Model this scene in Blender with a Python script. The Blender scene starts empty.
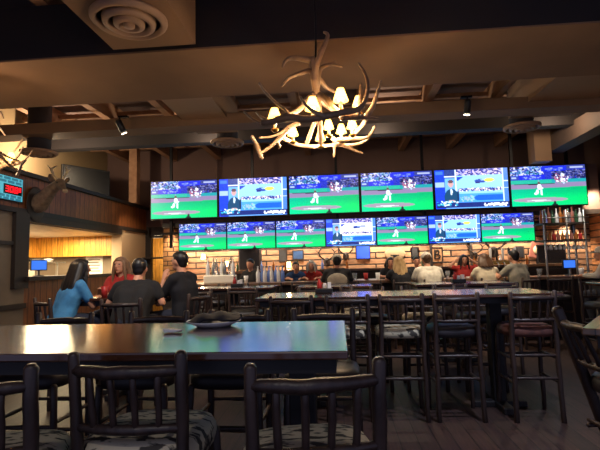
import bpy, bmesh, math, random
from mathutils import Vector, Matrix, Euler
random.seed(7)
SC = bpy.context.scene
COL = SC.collection
PI = math.pi

# ------------------------------------------------------------------ camera model (600 x 450 frame)
F = 451.0; HC = 1.36
YAW, PITCH, ROLL = math.radians(4.8), math.radians(5.15), 0.025
FW = Vector((-math.sin(YAW)*math.cos(PITCH), math.cos(YAW)*math.cos(PITCH), math.sin(PITCH)))
R0 = Vector((math.cos(YAW), math.sin(YAW), 0)); U0 = R0.cross(FW)
RT = R0*math.cos(ROLL) - U0*math.sin(ROLL)
UP = U0*math.cos(ROLL) + R0*math.sin(ROLL)
def ray(px, py): return FW + RT*((px-300)/F) - UP*((py-225)/F)
def atY(px, py, Y):
    d = ray(px, py); p = d*(Y/d.y); return Vector((p.x, p.y, p.z+HC))
def atX(px, py, X):
    d = ray(px, py); p = d*(X/d.x); return Vector((p.x, p.y, p.z+HC))
def atZ(px, py, Z):
    d = ray(px, py); p = d*((Z-HC)/d.z); return Vector((p.x, p.y, p.z+HC))
cd = bpy.data.cameras.new('camera'); cam = bpy.data.objects.new('camera', cd); COL.objects.link(cam)
cd.sensor_width = 36; cd.lens = F/600*36; cd.clip_start = 0.05
cam.matrix_world = Matrix(((RT.x, UP.x, -FW.x, 0), (RT.y, UP.y, -FW.y, 0), (RT.z, UP.z, -FW.z, HC), (0, 0, 0, 1)))
SC.camera = cam

# ------------------------------------------------------------------ materials
def lin(c):
    return tuple(((v/255)/12.92 if v/255 <= .04045 else ((v/255+.055)/1.055)**2.4) for v in c)
def mat(name, rgb, rough=.6, metal=0, emit=None, es=1.0, spec=.5, coat=0, var=None, vscale=(8, 8, 8), coord='Object', bump=0, alpha_glass=False, detail=4):
    m = bpy.data.materials.new(name); m.use_nodes = True
    nt = m.node_tree; b = nt.nodes['Principled BSDF']
    b.inputs['Base Color'].default_value = (*lin(rgb), 1)
    b.inputs['Roughness'].default_value = rough; b.inputs['Metallic'].default_value = metal
    b.inputs['Specular IOR Level'].default_value = spec
    if coat:
        b.inputs['Coat Weight'].default_value = coat; b.inputs['Coat Roughness'].default_value = .12
    if emit:
        b.inputs['Emission Color'].default_value = (*lin(emit), 1); b.inputs['Emission Strength'].default_value = es
    if alpha_glass:
        b.inputs['Transmission Weight'].default_value = .85
    if var or bump:
        tc = nt.nodes.new('ShaderNodeTexCoord'); mp = nt.nodes.new('ShaderNodeMapping'); no = nt.nodes.new('ShaderNodeTexNoise')
        mp.inputs['Scale'].default_value = vscale; no.inputs['Scale'].default_value = 1; no.inputs['Detail'].default_value = detail
        nt.links.new(tc.outputs[coord], mp.inputs['Vector']); nt.links.new(mp.outputs['Vector'], no.inputs['Vector'])
        if var:
            cr = nt.nodes.new('ShaderNodeValToRGB')
            cr.color_ramp.elements[0].position = .32; cr.color_ramp.elements[1].position = .68
            cr.color_ramp.elements[0].color = (*lin(rgb), 1); cr.color_ramp.elements[1].color = (*lin(var), 1)
            nt.links.new(no.outputs['Fac'], cr.inputs['Fac']); nt.links.new(cr.outputs['Color'], b.inputs['Base Color'])
        if bump:
            bp = nt.nodes.new('ShaderNodeBump'); bp.inputs['Strength'].default_value = bump; bp.inputs['Distance'].default_value = .01
            nt.links.new(no.outputs['Fac'], bp.inputs['Height']); nt.links.new(bp.outputs['Normal'], b.inputs['Normal'])
    return m
def planks(name, c1, c2, mortar, bw, bh, axes='XY', rough=.5, ms=.012, coat=0, bump=.3, grain=(2, 30, 2)):
    """boards laid in rows: axes gives which world axes run along and across the boards"""
    m = bpy.data.materials.new(name); m.use_nodes = True
    nt = m.node_tree; b = nt.nodes['Principled BSDF']; b.inputs['Roughness'].default_value = rough
    if coat: b.inputs['Coat Weight'].default_value = coat; b.inputs['Coat Roughness'].default_value = .15
    tc = nt.nodes.new('ShaderNodeTexCoord'); sp = nt.nodes.new('ShaderNodeSeparateXYZ'); cb = nt.nodes.new('ShaderNodeCombineXYZ')
    nt.links.new(tc.outputs['Object'], sp.inputs[0])
    nt.links.new(sp.outputs['XYZ'.index(axes[0])], cb.inputs[0]); nt.links.new(sp.outputs['XYZ'.index(axes[1])], cb.inputs[1])
    br = nt.nodes.new('ShaderNodeTexBrick'); nt.links.new(cb.outputs[0], br.inputs['Vector'])
    br.inputs['Color1'].default_value = (*lin(c1), 1); br.inputs['Color2'].default_value = (*lin(c2), 1); br.inputs['Mortar'].default_value = (*lin(mortar), 1)
    br.inputs['Scale'].default_value = 1; br.inputs['Brick Width'].default_value = bw; br.inputs['Row Height'].default_value = bh
    br.inputs['Mortar Size'].default_value = ms; br.inputs['Bias'].default_value = 0
    mp = nt.nodes.new('ShaderNodeMapping'); no = nt.nodes.new('ShaderNodeTexNoise')
    mp.inputs['Scale'].default_value = grain; no.inputs['Scale'].default_value = 1.5; no.inputs['Detail'].default_value = 5
    nt.links.new(cb.outputs[0], mp.inputs[0]); nt.links.new(mp.outputs[0], no.inputs[0])
    mx = nt.nodes.new('ShaderNodeMix'); mx.data_type = 'RGBA'; mx.blend_type = 'MULTIPLY'; mx.inputs[0].default_value = .75
    cr = nt.nodes.new('ShaderNodeValToRGB'); cr.color_ramp.elements[0].position = .3; cr.color_ramp.elements[1].position = .7
    cr.color_ramp.elements[0].color = (.35, .33, .3, 1); cr.color_ramp.elements[1].color = (1.15, 1.1, 1.05, 1)
    nt.links.new(no.outputs['Fac'], cr.inputs['Fac'])
    nt.links.new(br.outputs['Color'], mx.inputs[6]); nt.links.new(cr.outputs['Color'], mx.inputs[7])
    nt.links.new(mx.outputs[2], b.inputs['Base Color'])
    if bump:
        bp = nt.nodes.new('ShaderNodeBump'); bp.inputs['Strength'].default_value = bump; bp.inputs['Distance'].default_value = .01; bp.invert = True
        nt.links.new(br.outputs['Fac'], bp.inputs['Height']); nt.links.new(bp.outputs['Normal'], b.inputs['Normal'])
    return m
M = {}
M['floor'] = planks('floor_boards', (72, 50, 45), (56, 39, 37), (20, 15, 14), 1.3, .14, 'YX', rough=.5, ms=.004, grain=(3, 30, 1))
M['ceil'] = mat('ceiling_paint', (112, 90, 84), .9)
M['tan'] = mat('tan_paint', (134, 104, 78), .85, var=(122, 94, 70), vscale=(1.2, 1.2, 1.2))
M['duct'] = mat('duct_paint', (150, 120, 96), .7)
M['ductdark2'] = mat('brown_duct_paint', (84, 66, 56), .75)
M['ductdark'] = mat('dark_duct_paint', (46, 40, 46), .75)
M['beamdark'] = mat('dark_beam_paint', (34, 28, 30), .85)
M['joist'] = mat('joist_wood', (168, 126, 94), .8, var=(140, 102, 76), vscale=(6, 1, 6))
M['wallpanel'] = mat('wall_panel', (136, 122, 104), .7, var=(122, 108, 92), vscale=(3, 3, 3))
M['walltan_lit'] = mat('lightened_wall_panel', (186, 158, 126), .7)  # panel colour lightened to stand in for light on the far wall
M['walltan'] = mat('upper_wall_paint', (150, 126, 92), .85)
M['backupper'] = mat('back_upper_paint', (104, 80, 74), .9)
M['darktrim'] = mat('dark_trim', (34, 26, 24), .6, var=(44, 34, 30), vscale=(20, 20, 2))
M['bandwood'] = planks('band_boards', (160, 98, 54), (132, 78, 42), (44, 24, 14), 3.0, .16, 'ZY', rough=.5, ms=.006, grain=(3, 20, 2))
M['yellowwood'] = planks('kitchen_boards', (232, 172, 74), (214, 150, 56), (150, 92, 28), 3.0, .14, 'ZY', rough=.45, ms=.006, grain=(3, 20, 2))
M['yellowwoodx'] = planks('kitchen_boards_end', (232, 172, 74), (214, 150, 56), (150, 92, 28), 3.0, .14, 'ZX', rough=.45, ms=.006, grain=(3, 20, 2))
M['logwall'] = planks('log_wall', (196, 154, 118), (140, 102, 76), (36, 24, 20), 1.9, .15, 'XZ', rough=.6, ms=.018, bump=.8, grain=(3, 20, 2))
M['logwallside'] = planks('log_wall_side', (176, 122, 78), (150, 100, 62), (50, 32, 24), 1.5, .17, 'YZ', rough=.6, ms=.018, bump=.8, grain=(3, 20, 2))
M['brickcol'] = planks('stone_courses', (190, 140, 92), (150, 106, 68), (70, 48, 36), .3, .12, 'XZ', rough=.8, ms=.012, bump=.8)
M['white'] = mat('white_enamel', (226, 222, 212), .4)
M['steel'] = mat('brushed_steel', (170, 170, 168), .32, 1)
M['black'] = mat('black_plastic', (14, 14, 17), .45)
M['blackmetal'] = mat('black_metal', (24, 22, 26), .4, .6)
M['pole'] = mat('hickory_bark', (62, 46, 40), .42, var=(38, 28, 27), vscale=(30, 30, 6), bump=.5)
M['polelight'] = mat('hickory_cut_end', (92, 76, 66), .45, var=(62, 48, 42), vscale=(30, 30, 6), bump=.5)
M['tabletop'] = planks('table_boards', (88, 50, 30), (72, 40, 25), (38, 21, 15), 2.4, .15, 'XY', rough=.22, ms=.003, coat=1.0, bump=.06, grain=(2, 26, 1))
M['tableleg'] = mat('table_base_black', (22, 18, 20), .5)
M['barwood'] = planks('bar_boards', (140, 108, 82), (124, 94, 70), (56, 40, 30), 2.0, .2, 'XY', rough=.3, ms=.003, coat=.6, bump=.05)
M['bone'] = mat('antler_bone', (172, 142, 110), .45, var=(122, 96, 72), vscale=(6, 6, 6), bump=.25)
M['bonepale'] = mat('pale_antler', (206, 188, 150), .5)
M['shade'] = mat('glowing_shade', (250, 220, 160), .7, emit=(255, 206, 104), es=2.6)
def shade_mat(name, rgb, glow, es):
    m = bpy.data.materials.new(name); m.use_nodes = True; nt = m.node_tree; nt.nodes.remove(nt.nodes['Principled BSDF'])
    tr = nt.nodes.new('ShaderNodeBsdfTranslucent'); tr.inputs[0].default_value = (*lin(rgb), 1)
    em = nt.nodes.new('ShaderNodeEmission'); em.inputs[0].default_value = (*lin(glow), 1); em.inputs[1].default_value = es
    ad = nt.nodes.new('ShaderNodeAddShader'); nt.links.new(tr.outputs[0], ad.inputs[0]); nt.links.new(em.outputs[0], ad.inputs[1])
    nt.links.new(ad.outputs[0], nt.nodes['Material Output'].inputs[0]); return m
M['shade'] = shade_mat('glowing_shade', (255, 236, 190), (255, 208, 110), 2.2)
M['bulb'] = mat('bulb_glow', (255, 230, 180), .5, emit=(255, 222, 150), es=9)
M['warmglow'] = mat('sconce_glow', (255, 220, 160), .5, emit=(255, 200, 120), es=5)
M['whiteglow'] = mat('spot_glow', (255, 245, 220), .5, emit=(255, 238, 205), es=7)
M['fur'] = mat('deer_fur', (138, 116, 92), .9, var=(104, 86, 68), vscale=(18, 18, 18), bump=.4)
M['plaque_tan'] = mat('plaque_tan', (150, 128, 100), .85)
M['furpale'] = mat('pale_muzzle', (190, 166, 130), .8)
M['skin'] = mat('skin', (196, 140, 112), .55)
M['skin2'] = mat('skin_tanned', (176, 124, 96), .55)
M['eye'] = mat('eye', (24, 18, 16), .3)
M['lip'] = mat('lip', (140, 66, 62), .5)
M['hairblack'] = mat('black_hair', (20, 16, 18), .45)
M['hairbrown'] = mat('brown_hair', (82, 56, 38), .5)
M['hairlight'] = mat('light_brown_hair', (124, 92, 66), .5)
M['hairblond'] = mat('blond_hair', (190, 158, 108), .5, var=(150, 118, 76), vscale=(30, 30, 6))
M['hairgrey'] = mat('grey_hair', (176, 170, 164), .6)
M['denim'] = mat('dark_denim', (34, 38, 56), .8)
M['shoe'] = mat('dark_shoe', (22, 20, 22), .6)
M['paper'] = mat('white_paper', (228, 226, 224), .7)
M['plate'] = mat('white_china', (220, 222, 226), .25)
M['napkin'] = mat('dark_cloth', (26, 28, 40), .8)
M['glass'] = mat('clear_glass', (235, 240, 245), .08, alpha_glass=True)
M['bluebottle'] = mat('blue_glass', (110, 140, 210), .15)
M['red'] = mat('red_plastic', (176, 40, 36), .4)
M['pinkbox'] = mat('reddish_box', (150, 92, 80), .6)
M['amber'] = mat('amber_glass', (150, 90, 40), .15)
M['greenglass'] = mat('green_glass', (50, 84, 60), .15)
M['gold'] = mat('brass', (196, 152, 76), .3, 1)
M['tile'] = mat('kitchen_tile', (206, 200, 184), .35)
M['counterwhite'] = mat('counter_white', (216, 212, 202), .35)
M['bluescreen'] = mat('blue_monitor', (40, 90, 200), .4, emit=(60, 120, 235), es=1.0)
M['neonblue'] = mat('blue_lit_sign', (40, 70, 200), .4, emit=(50, 86, 225), es=.9)
M['teal'] = mat('teal_sign', (70, 160, 180), .4, emit=(84, 176, 196), es=.75)
M['tealdark'] = mat('teal_lines', (40, 110, 130), .4, emit=(44, 120, 146), es=.6)
M['led'] = mat('led_red', (255, 30, 30), .4, emit=(255, 30, 44), es=1.2)
def shirtmat(n, c): M[n] = mat(n, c, .85, var=tuple(int(v*.86) for v in c), vscale=(14, 14, 14)); return M[n]
shirtmat('shirt_blue', (66, 134, 186)); shirtmat('shirt_black', (12, 12, 19)); shirtmat('shirt_navy', (13, 14, 26))
shirtmat('shirt_white', (222, 216, 200)); shirtmat('shirt_grey', (146, 142, 130)); shirtmat('shirt_red', (176, 44, 40)); shirtmat('shirt_charcoal', (48, 48, 52))
shirtmat('cap_pale', (214, 206, 196)); shirtmat('shirt_cream', (208, 196, 172)); shirtmat('shirt_teal', (40, 72, 120))
# seat fabrics
def fabric(name, base, ink, scale, thr):
    m = bpy.data.materials.new(name); m.use_nodes = True; nt = m.node_tree; b = nt.nodes['Principled BSDF']; b.inputs['Roughness'].default_value = .75
    tc = nt.nodes.new('ShaderNodeTexCoord'); mp = nt.nodes.new('ShaderNodeMapping'); mp.inputs['Scale'].default_value = scale
    no = nt.nodes.new('ShaderNodeTexNoise'); no.inputs['Scale'].default_value = 1; no.inputs['Detail'].default_value = 3
    cr = nt.nodes.new('ShaderNodeValToRGB'); cr.color_ramp.elements[0].position = thr-.03; cr.color_ramp.elements[1].position = thr+.03
    cr.color_ramp.elements[0].color = (*lin(ink), 1); cr.color_ramp.elements[1].color = (*lin(base), 1)
    nt.links.new(tc.outputs['Object'], mp.inputs[0]); nt.links.new(mp.outputs[0], no.inputs[0]); nt.links.new(no.outputs['Fac'], cr.inputs[0]); nt.links.new(cr.outputs[0], b.inputs['Base Color'])
    return m
M['fabric_light'] = fabric('printed_seat_fabric', (196, 184, 156), (62, 56, 50), (16, 44, 20), .46)
M['fabric_dark'] = mat('dark_seat_leather', (42, 36, 40), .45, var=(30, 26, 30), vscale=(9, 9, 9))
M['fabric_red'] = mat('rust_seat_fabric', (104, 58, 46), .7, var=(70, 40, 36), vscale=(24, 24, 24))

# ------------------------------------------------------------------ mesh builder
class MB:
    def __init__(s): s.v = []; s.f = []
    def add(s, vs, fs):
        o = len(s.v); s.v += [tuple(v) for v in vs]; s.f += [tuple(i+o for i in f) for f in fs]; return s
    def box(s, x0, x1, y0, y1, z0, z1, bev=0):
        if bev:
            bm = bmesh.new(); bmesh.ops.create_cube(bm, size=1)
            for v in bm.verts: v.co = Vector(((x0+x1)/2+v.co.x*(x1-x0), (y0+y1)/2+v.co.y*(y1-y0), (z0+z1)/2+v.co.z*(z1-z0)))
            bmesh.ops.bevel(bm, geom=bm.edges[:], offset=bev, segments=2, affect='EDGES', profile=.5)
            return s.bm(bm)
        vs = [(x, y, z) for z in (z0, z1) for y in (y0, y1) for x in (x0, x1)]
        return s.add(vs, [(0, 2, 3, 1), (4, 5, 7, 6), (0, 1, 5, 4), (2, 6, 7, 3), (0, 4, 6, 2), (1, 3, 7, 5)])
    def bm(s, bm):
        bm.verts.index_update(); s.add([v.co.copy() for v in bm.verts], [[v.index for v in f.verts] for f in bm.faces]); bm.free(); return s
    def tube(s, pts, radii, seg=8, round_end=True):
        pts = [Vector(p) for p in pts]; n = len(pts)
        if not hasattr(radii, '__len__'): radii = [radii]*n
        rings = []; ref = None
        P = list(pts); Rr = list(radii)
        if round_end:
            t0 = (P[0]-P[1]).normalized(); t1 = (P[-1]-P[-2]).normalized()
            P = [P[0]+t0*Rr[0]*.55] + P + [P[-1]+t1*Rr[-1]*.55]; Rr = [Rr[0]*.6]+Rr+[Rr[-1]*.6]
        n = len(P); vs = []; fs = []
        for i in range(n):
            t = (P[min(i+1, n-1)]-P[max(i-1, 0)]).normalized()
            if ref is None: ref = t.orthogonal().normalized()
            ref = (ref - t*ref.dot(t)).normalized(); b = t.cross(ref)
            for k in range(seg):
                a = 2*PI*k/seg; vs.append(P[i]+(ref*math.cos(a)+b*math.sin(a))*Rr[i])
        for i in range(n-1):
            for k in range(seg):
                k2 = (k+1) % seg; fs.append((i*seg+k, i*seg+k2, (i+1)*seg+k2, (i+1)*seg+k))
        fs.append(tuple(range(seg-1, -1, -1))); fs.append(tuple(range((n-1)*seg, n*seg)))
        return s.add(vs, fs)
    def lathe(s, prof, c=(0, 0, 0), seg=16):
        vs = []; fs = []; n = len(prof)
        for r, z in prof:
            for k in range(seg):
                a = 2*PI*k/seg; vs.append((c[0]+r*math.cos(a), c[1]+r*math.sin(a), c[2]+z))
        for i in range(n-1):
            for k in range(seg):
                k2 = (k+1) % seg; fs.append((i*seg+k, i*seg+k2, (i+1)*seg+k2, (i+1)*seg+k))
        if prof[0][0] > 1e-6: fs.append(tuple(range(seg-1, -1, -1)))
        if prof[-1][0] > 1e-6: fs.append(tuple(range((n-1)*seg, n*seg)))
        return s.add(vs, fs)
    def ell(s, c, r, seg=14, rings=9, rot=None):
        vs = []; fs = []
        for i in range(rings+1):
            th = PI*i/rings
            for k in range(seg):
                a = 2*PI*k/seg; v = Vector((r[0]*math.sin(th)*math.cos(a), r[1]*math.sin(th)*math.sin(a), -r[2]*math.cos(th)))
                if rot: v.rotate(rot)
                vs.append(v+Vector(c))
        for i in range(rings):
            for k in range(seg):
                k2 = (k+1) % seg; fs.append((i*seg+k, i*seg+k2, (i+1)*seg+k2, (i+1)*seg+k))
        return s.add(vs, fs)
    def cone(s, p0, r0, p1, r1, seg=10):
        """a limb segment with round ends"""
        p0, p1 = Vector(p0), Vector(p1); d = p1-p0
        if d.length < 1e-5: return s.ell(p0, (r0, r0, r0), 10, 7)
        t = d.normalized()
        P = [p0-t*r0*.95, p0-t*r0*.6, p0, p1, p1+t*r1*.6, p1+t*r1*.95]; Q = [r0*.25, r0*.8, r0, r1, r1*.8, r1*.25]
        return s.tube(P, Q, seg, False)
    def mesh(s, name, m=None, smooth=False):
        me = bpy.data.meshes.new(name); me.from_pydata(s.v, [], s.f); me.update()
        if smooth: me.polygons.foreach_set('use_smooth', [True]*len(me.polygons))
        if m: me.materials.append(m)
        return me
    def build(s, name, m, parent=None, smooth=False, loc=(0, 0, 0)):
        return link(name, s.mesh(name, m, smooth), parent, loc)
    def fused(s, name, m, parent=None, voxel=.012, smooth_it=4):
        """close overlapping limb segments into one continuous skin"""
        me = s.mesh(name+'_raw'); o = bpy.data.objects.new(name+'_raw', me); COL.objects.link(o)
        r = o.modifiers.new('r', 'REMESH'); r.mode = 'VOXEL'; r.voxel_size = voxel
        if smooth_it:
            k = o.modifiers.new('s', 'SMOOTH'); k.factor = .5; k.iterations = smooth_it
        dg = bpy.context.evaluated_depsgraph_get(); ev = o.evaluated_get(dg)
        me2 = bpy.data.meshes.new_from_object(ev); me2.name = name
        bpy.data.objects.remove(o); bpy.data.meshes.remove(me)
        me2.materials.clear(); me2.materials.append(m); me2.polygons.foreach_set('use_smooth', [True]*len(me2.polygons))
        return link(name, me2, parent)
def link(name, me, parent=None, loc=(0, 0, 0)):
    o = bpy.data.objects.new(name, me); COL.objects.link(o); o.location = loc
    if parent: o.parent = parent
    return o
def thing(name, label, cat, loc=(0, 0, 0), rz=0, group=None):
    o = bpy.data.objects.new(name, None); COL.objects.link(o); o.location = loc; o.rotation_euler = (0, 0, rz); o.empty_display_size = .1
    return tag(o, label, cat, group)
def tag(o, label, cat, group=None):
    o['label'] = label; o['category'] = cat
    if group: o['group'] = group
    return o
def struct(name, mb, m, smooth=False):
    o = mb.build(name, m, None, smooth); o['kind'] = 'structure'; return o
def copy_tree(o, parent=None):
    c = o.copy(); COL.objects.link(c)
    if parent: c.parent = parent
    for ch in list(KIDS(o)): copy_tree(ch, c)
    return c
def KIDS(o): return [x for x in COL.objects if x.parent is o]
def light(name, kind, loc, energy, color, size=.1, target=None, spot=None, blend=.5, sy=None):
    l = bpy.data.lights.new(name, kind); l.energy = energy; l.color = color
    if kind == 'AREA':
        l.size = size
        if sy: l.shape = 'RECTANGLE'; l.size_y = sy
    else: l.shadow_soft_size = size
    if kind == 'SPOT': l.spot_size = math.radians(spot); l.spot_blend = blend
    o = bpy.data.objects.new(name, l); COL.objects.link(o); o.location = loc
    if target is not None:
        o.rotation_euler = (Vector(target)-Vector(loc)).to_track_quat('-Z', 'Y').to_euler()
    return o
WARM = (1, .72, .45); WARM2 = (1, .78, .52)

# ------------------------------------------------------------------ the room
XL, XR, YB, ZC = -5.2, 6.25, 11.8, 4.6
struct('floor', MB().box(-9, 8, -1.5, 13.4, -.1, 0), M['floor'])
struct('ceiling', MB().box(-9, 8, -1.5, 13.4, ZC, ZC+.1), M['ceil'])
# wall with the kitchen opening
struct('wall_kitchen_side_near', MB().box(XL-.15, XL, -1.5, 7.1, 0, 2.4), M['wallpanel'])
struct('wall_kitchen_side_far', MB().box(XL-.15, XL, 10.4, YB, 0, 2.4), M['walltan_lit'])
struct('wall_kitchen_side_low', MB().box(XL-.15, XL, 7.1, 10.4, 0, 1.24), M['bandwood'])
struct('wall_kitchen_side_band', MB().box(XL-.15, XL+.02, -1.5, YB, 2.4, 2.96), M['bandwood'])
struct('wall_kitchen_side_upper', MB().box(-6.45, -6.3, -1.5, YB, 2.9, ZC), M['walltan'])
struct('trim_1', MB().box(XL-1.1, XL+.1, -1.5, YB, 2.96, 3.03), M['darktrim'])
struct('trim_2', MB().box(XL-.2, XL+.06, -1.5, YB, 2.33, 2.41), M['darktrim'])
struct('trim_3', MB().box(XL-.2, XL+.05, 7.1, 10.4, 2.21, 2.33), M['darktrim'])
struct('trim_4', MB().box(XL-.35, XL+.14, 7.02, 10.45, 1.22, 1.29), M['darktrim'])
struct('trim_5', MB().box(XL-.2, XL+.07, 6.78, 7.1, 1.1, 2.34), M['darktrim'])
struct('trim_6', MB().box(XL-.2, XL+.05, 10.36, 10.44, 1.2, 2.34), M['walltan_lit'])
struct('trim_7', MB().box(XL-.02, XL+.05, -1.5, 6.95, 1.80, 1.86), M['darktrim'])
struct('trim_8', MB().box(XL-.02, XL+.05, -1.5, 7.1, .78, .86), M['darktrim'])
struct('baseboard_kitchen_side', MB().box(XL-.02, XL+.04, -1.5, YB, 0, .14), M['darktrim'])
# kitchen room
struct('wall_kitchen_rear', MB().box(-8.0, -7.85, 6.0, 11.4, 0, 1.85), M['tile'])
struct('wall_kitchen_rear_boards', MB().box(-7.9, -7.4, 6.0, 11.4, 1.72, 2.2), M['yellowwood'])
struct('wall_kitchen_end', MB().box(-8.0, XL-.15, 10.75, 10.9, 0, 2.45), M['wallpanel'])
struct('wall_kitchen_end_boards', MB().box(-7.4, XL-.15, 10.5, 10.78, 1.72, 2.2), M['yellowwoodx'])
struct('wall_kitchen_near', MB().box(-8.0, XL-.15, 5.9, 6.0, 0, 2.45), M['wallpanel'])
struct('ceiling_kitchen', MB().box(-8.0, XL-.15, 5.9, 10.9, 2.2, 2.28), M['counterwhite'])
# back wall: log boards below a dropped soffit that carries the screens
struct('wall_back', MB().box(-4.35, XR+.2, YB, YB+.15, 0, 2.5), M['logwall'])
struct('wall_back_upper', MB().box(-6.4, XR+.2, YB, YB+.15, 2.5, ZC), M['backupper'])
struct('wall_back_jamb', MB().box(-5.35, -5.05, YB, YB+.15, 0, 2.5), M['darktrim'])
struct('wall_back_header', MB().box(-5.1, -4.35, YB, YB+.15, atY(152, 238, YB).z, 2.5), M['darktrim'])
struct('wall_passage', MB().box(-6.5, -3.6, 13.1, 13.25, 0, 2.6), M['yellowwoodx'])
struct('wall_passage_side', MB().box(-4.35, -4.25, YB+.15, 13.1, 0, 2.6), M['walltan'])
struct('ceiling_passage', MB().box(-6.5, -4.2, YB+.1, 13.2, 2.5, 2.56), M['counterwhite'])
struct('trim_9', MB().box(-4.25, 5.9, 10.62, YB, 2.42, 3.5), M['backupper'])
struct('trim_10', MB().box(-4.25, 5.9, 10.58, 10.64, 2.36, 2.46), M['darktrim'])
for i, x in enumerate((-2.05, 2.35, 3.35)):
    struct('trim_%d' % (11+i), MB().box(x-.03, x+.03, YB-.05, YB+.01, 0, 2.42), M['darktrim'])
struct('wall_bar_side', MB().box(XR, XR+.15, 2.5, YB+.1, 0, 2.75), M['logwallside'])
struct('wall_bar_side_upper', MB().box(XR+.02, XR+.15, 2.5, YB+.1, 2.75, ZC), M['backupper'])
# round stone column by the passage
cq = atY(176, 250, 11.5)
c = struct('pillar_stone', MB().lathe([(.26, 0), (.26, 2.42)], (cq.x-.05, 11.45, 0), 20), M['brickcol'], True)
# big soffit, second beam
SZ = 3.66
sof = MB().box(-6.3, XR, 4.47, 5.8, SZ, SZ+.02); struct('trim_20', sof, M['tan'])
struct('trim_21', MB().box(-6.3, XR, 4.47, 5.8, SZ+.02, 4.28), M['beamdark'])
struct('trim_22', MB().box(-6.3, XR, 6.95, 7.32, SZ, 3.84), M['tan'])
struct('trim_23', MB().box(-6.3, XR, 9.1, 9.35, 4.0, 4.4), M['beamdark'])
struct('trim_24', MB().box(-6.3, XR, 8.2, 8.36, 4.05, 4.3), M['joist'])
for k in range(10):
    x = -5.6+k*1.22
    struct('ceiling_joist', MB().box(x-.07, x+.07, .5, YB, 4.28, 4.6), M['joist'])
for k in range(5):
    y = 5.95+k*1.25
    struct('ceiling_purlin', MB().box(-6.3, XR, y-.04, y+.04, 4.42, 4.5), M['joist'])
# ducts
struct('ceiling_duct', MB().box(-2.28, -1.40, 2.9, 4.36, SZ, 4.5), M['tan'])
struct('ceiling_duct', MB().box(-2.45, -1.72, 5.8, 7.75, SZ+.1, 4.2), M['duct'])
struct('ceiling_duct', MB().box(2.95, 3.95, 5.8, 7.75, SZ+.1, 4.25), M['duct'])
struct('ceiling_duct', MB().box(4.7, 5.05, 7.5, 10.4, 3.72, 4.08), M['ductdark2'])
struct('ceiling_duct', MB().box(4.35, 4.7, 10.1, 10.45, 3.5, 4.5), M['duct'])
def ring_diffuser(loc, r, label, drop):
    t = thing('ceiling_diffuser', label, 'air vent', loc)
    MB().lathe([(r, .02), (r*1.0, 0), (r*.9, -.03), (r*.84, -.03), (r*.84, .02)], seg=32).build('outer_ring', M['duct'], t, True)
    MB().lathe([(r*.7, .015), (r*.68, -.035), (r*.58, -.05), (r*.55, -.05), (r*.55, .015)], seg=28).build('cone_ring', M['duct'], t, True)
    MB().lathe([(r*.42, .015), (r*.4, -.045), (r*.28, -.06), (r*.26, -.06), (r*.26, .015)], seg=24).build('cone_ring', M['duct'], t, True)
    MB().lathe([(r*.16, .01), (r*.14, -.06), (0, -.065)], seg=16).build('centre_cap', M['duct'], t, True)
    MB().lathe([(r*.83, .02), (r*.83, .03)], seg=28).build('plenum', M['black'], t, True)
    if drop: MB().lathe([(r*.62, .03), (r*.62, drop)], seg=20).build('duct_collar', M['ductdark'], t, True)
ring_diffuser((-1.84, 3.8, SZ-.03), .34, 'large round ceiling diffuser under the tan duct box nearest the camera', 0)
ring_diffuser((-1.99, 8.06, SZ), .31, 'small round ceiling diffuser hanging between antler chandelier and screens', .55)
ring_diffuser((3.25, 7.97, SZ), .31, 'round ceiling diffuser above the last upper baseball screen by the bar shelves', .55)
p = atY(39, 153, 7.3); ring_diffuser((p.x, p.y, p.z), .30, 'dark round ceiling diffuser above the mounted deer head', .9)

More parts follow.
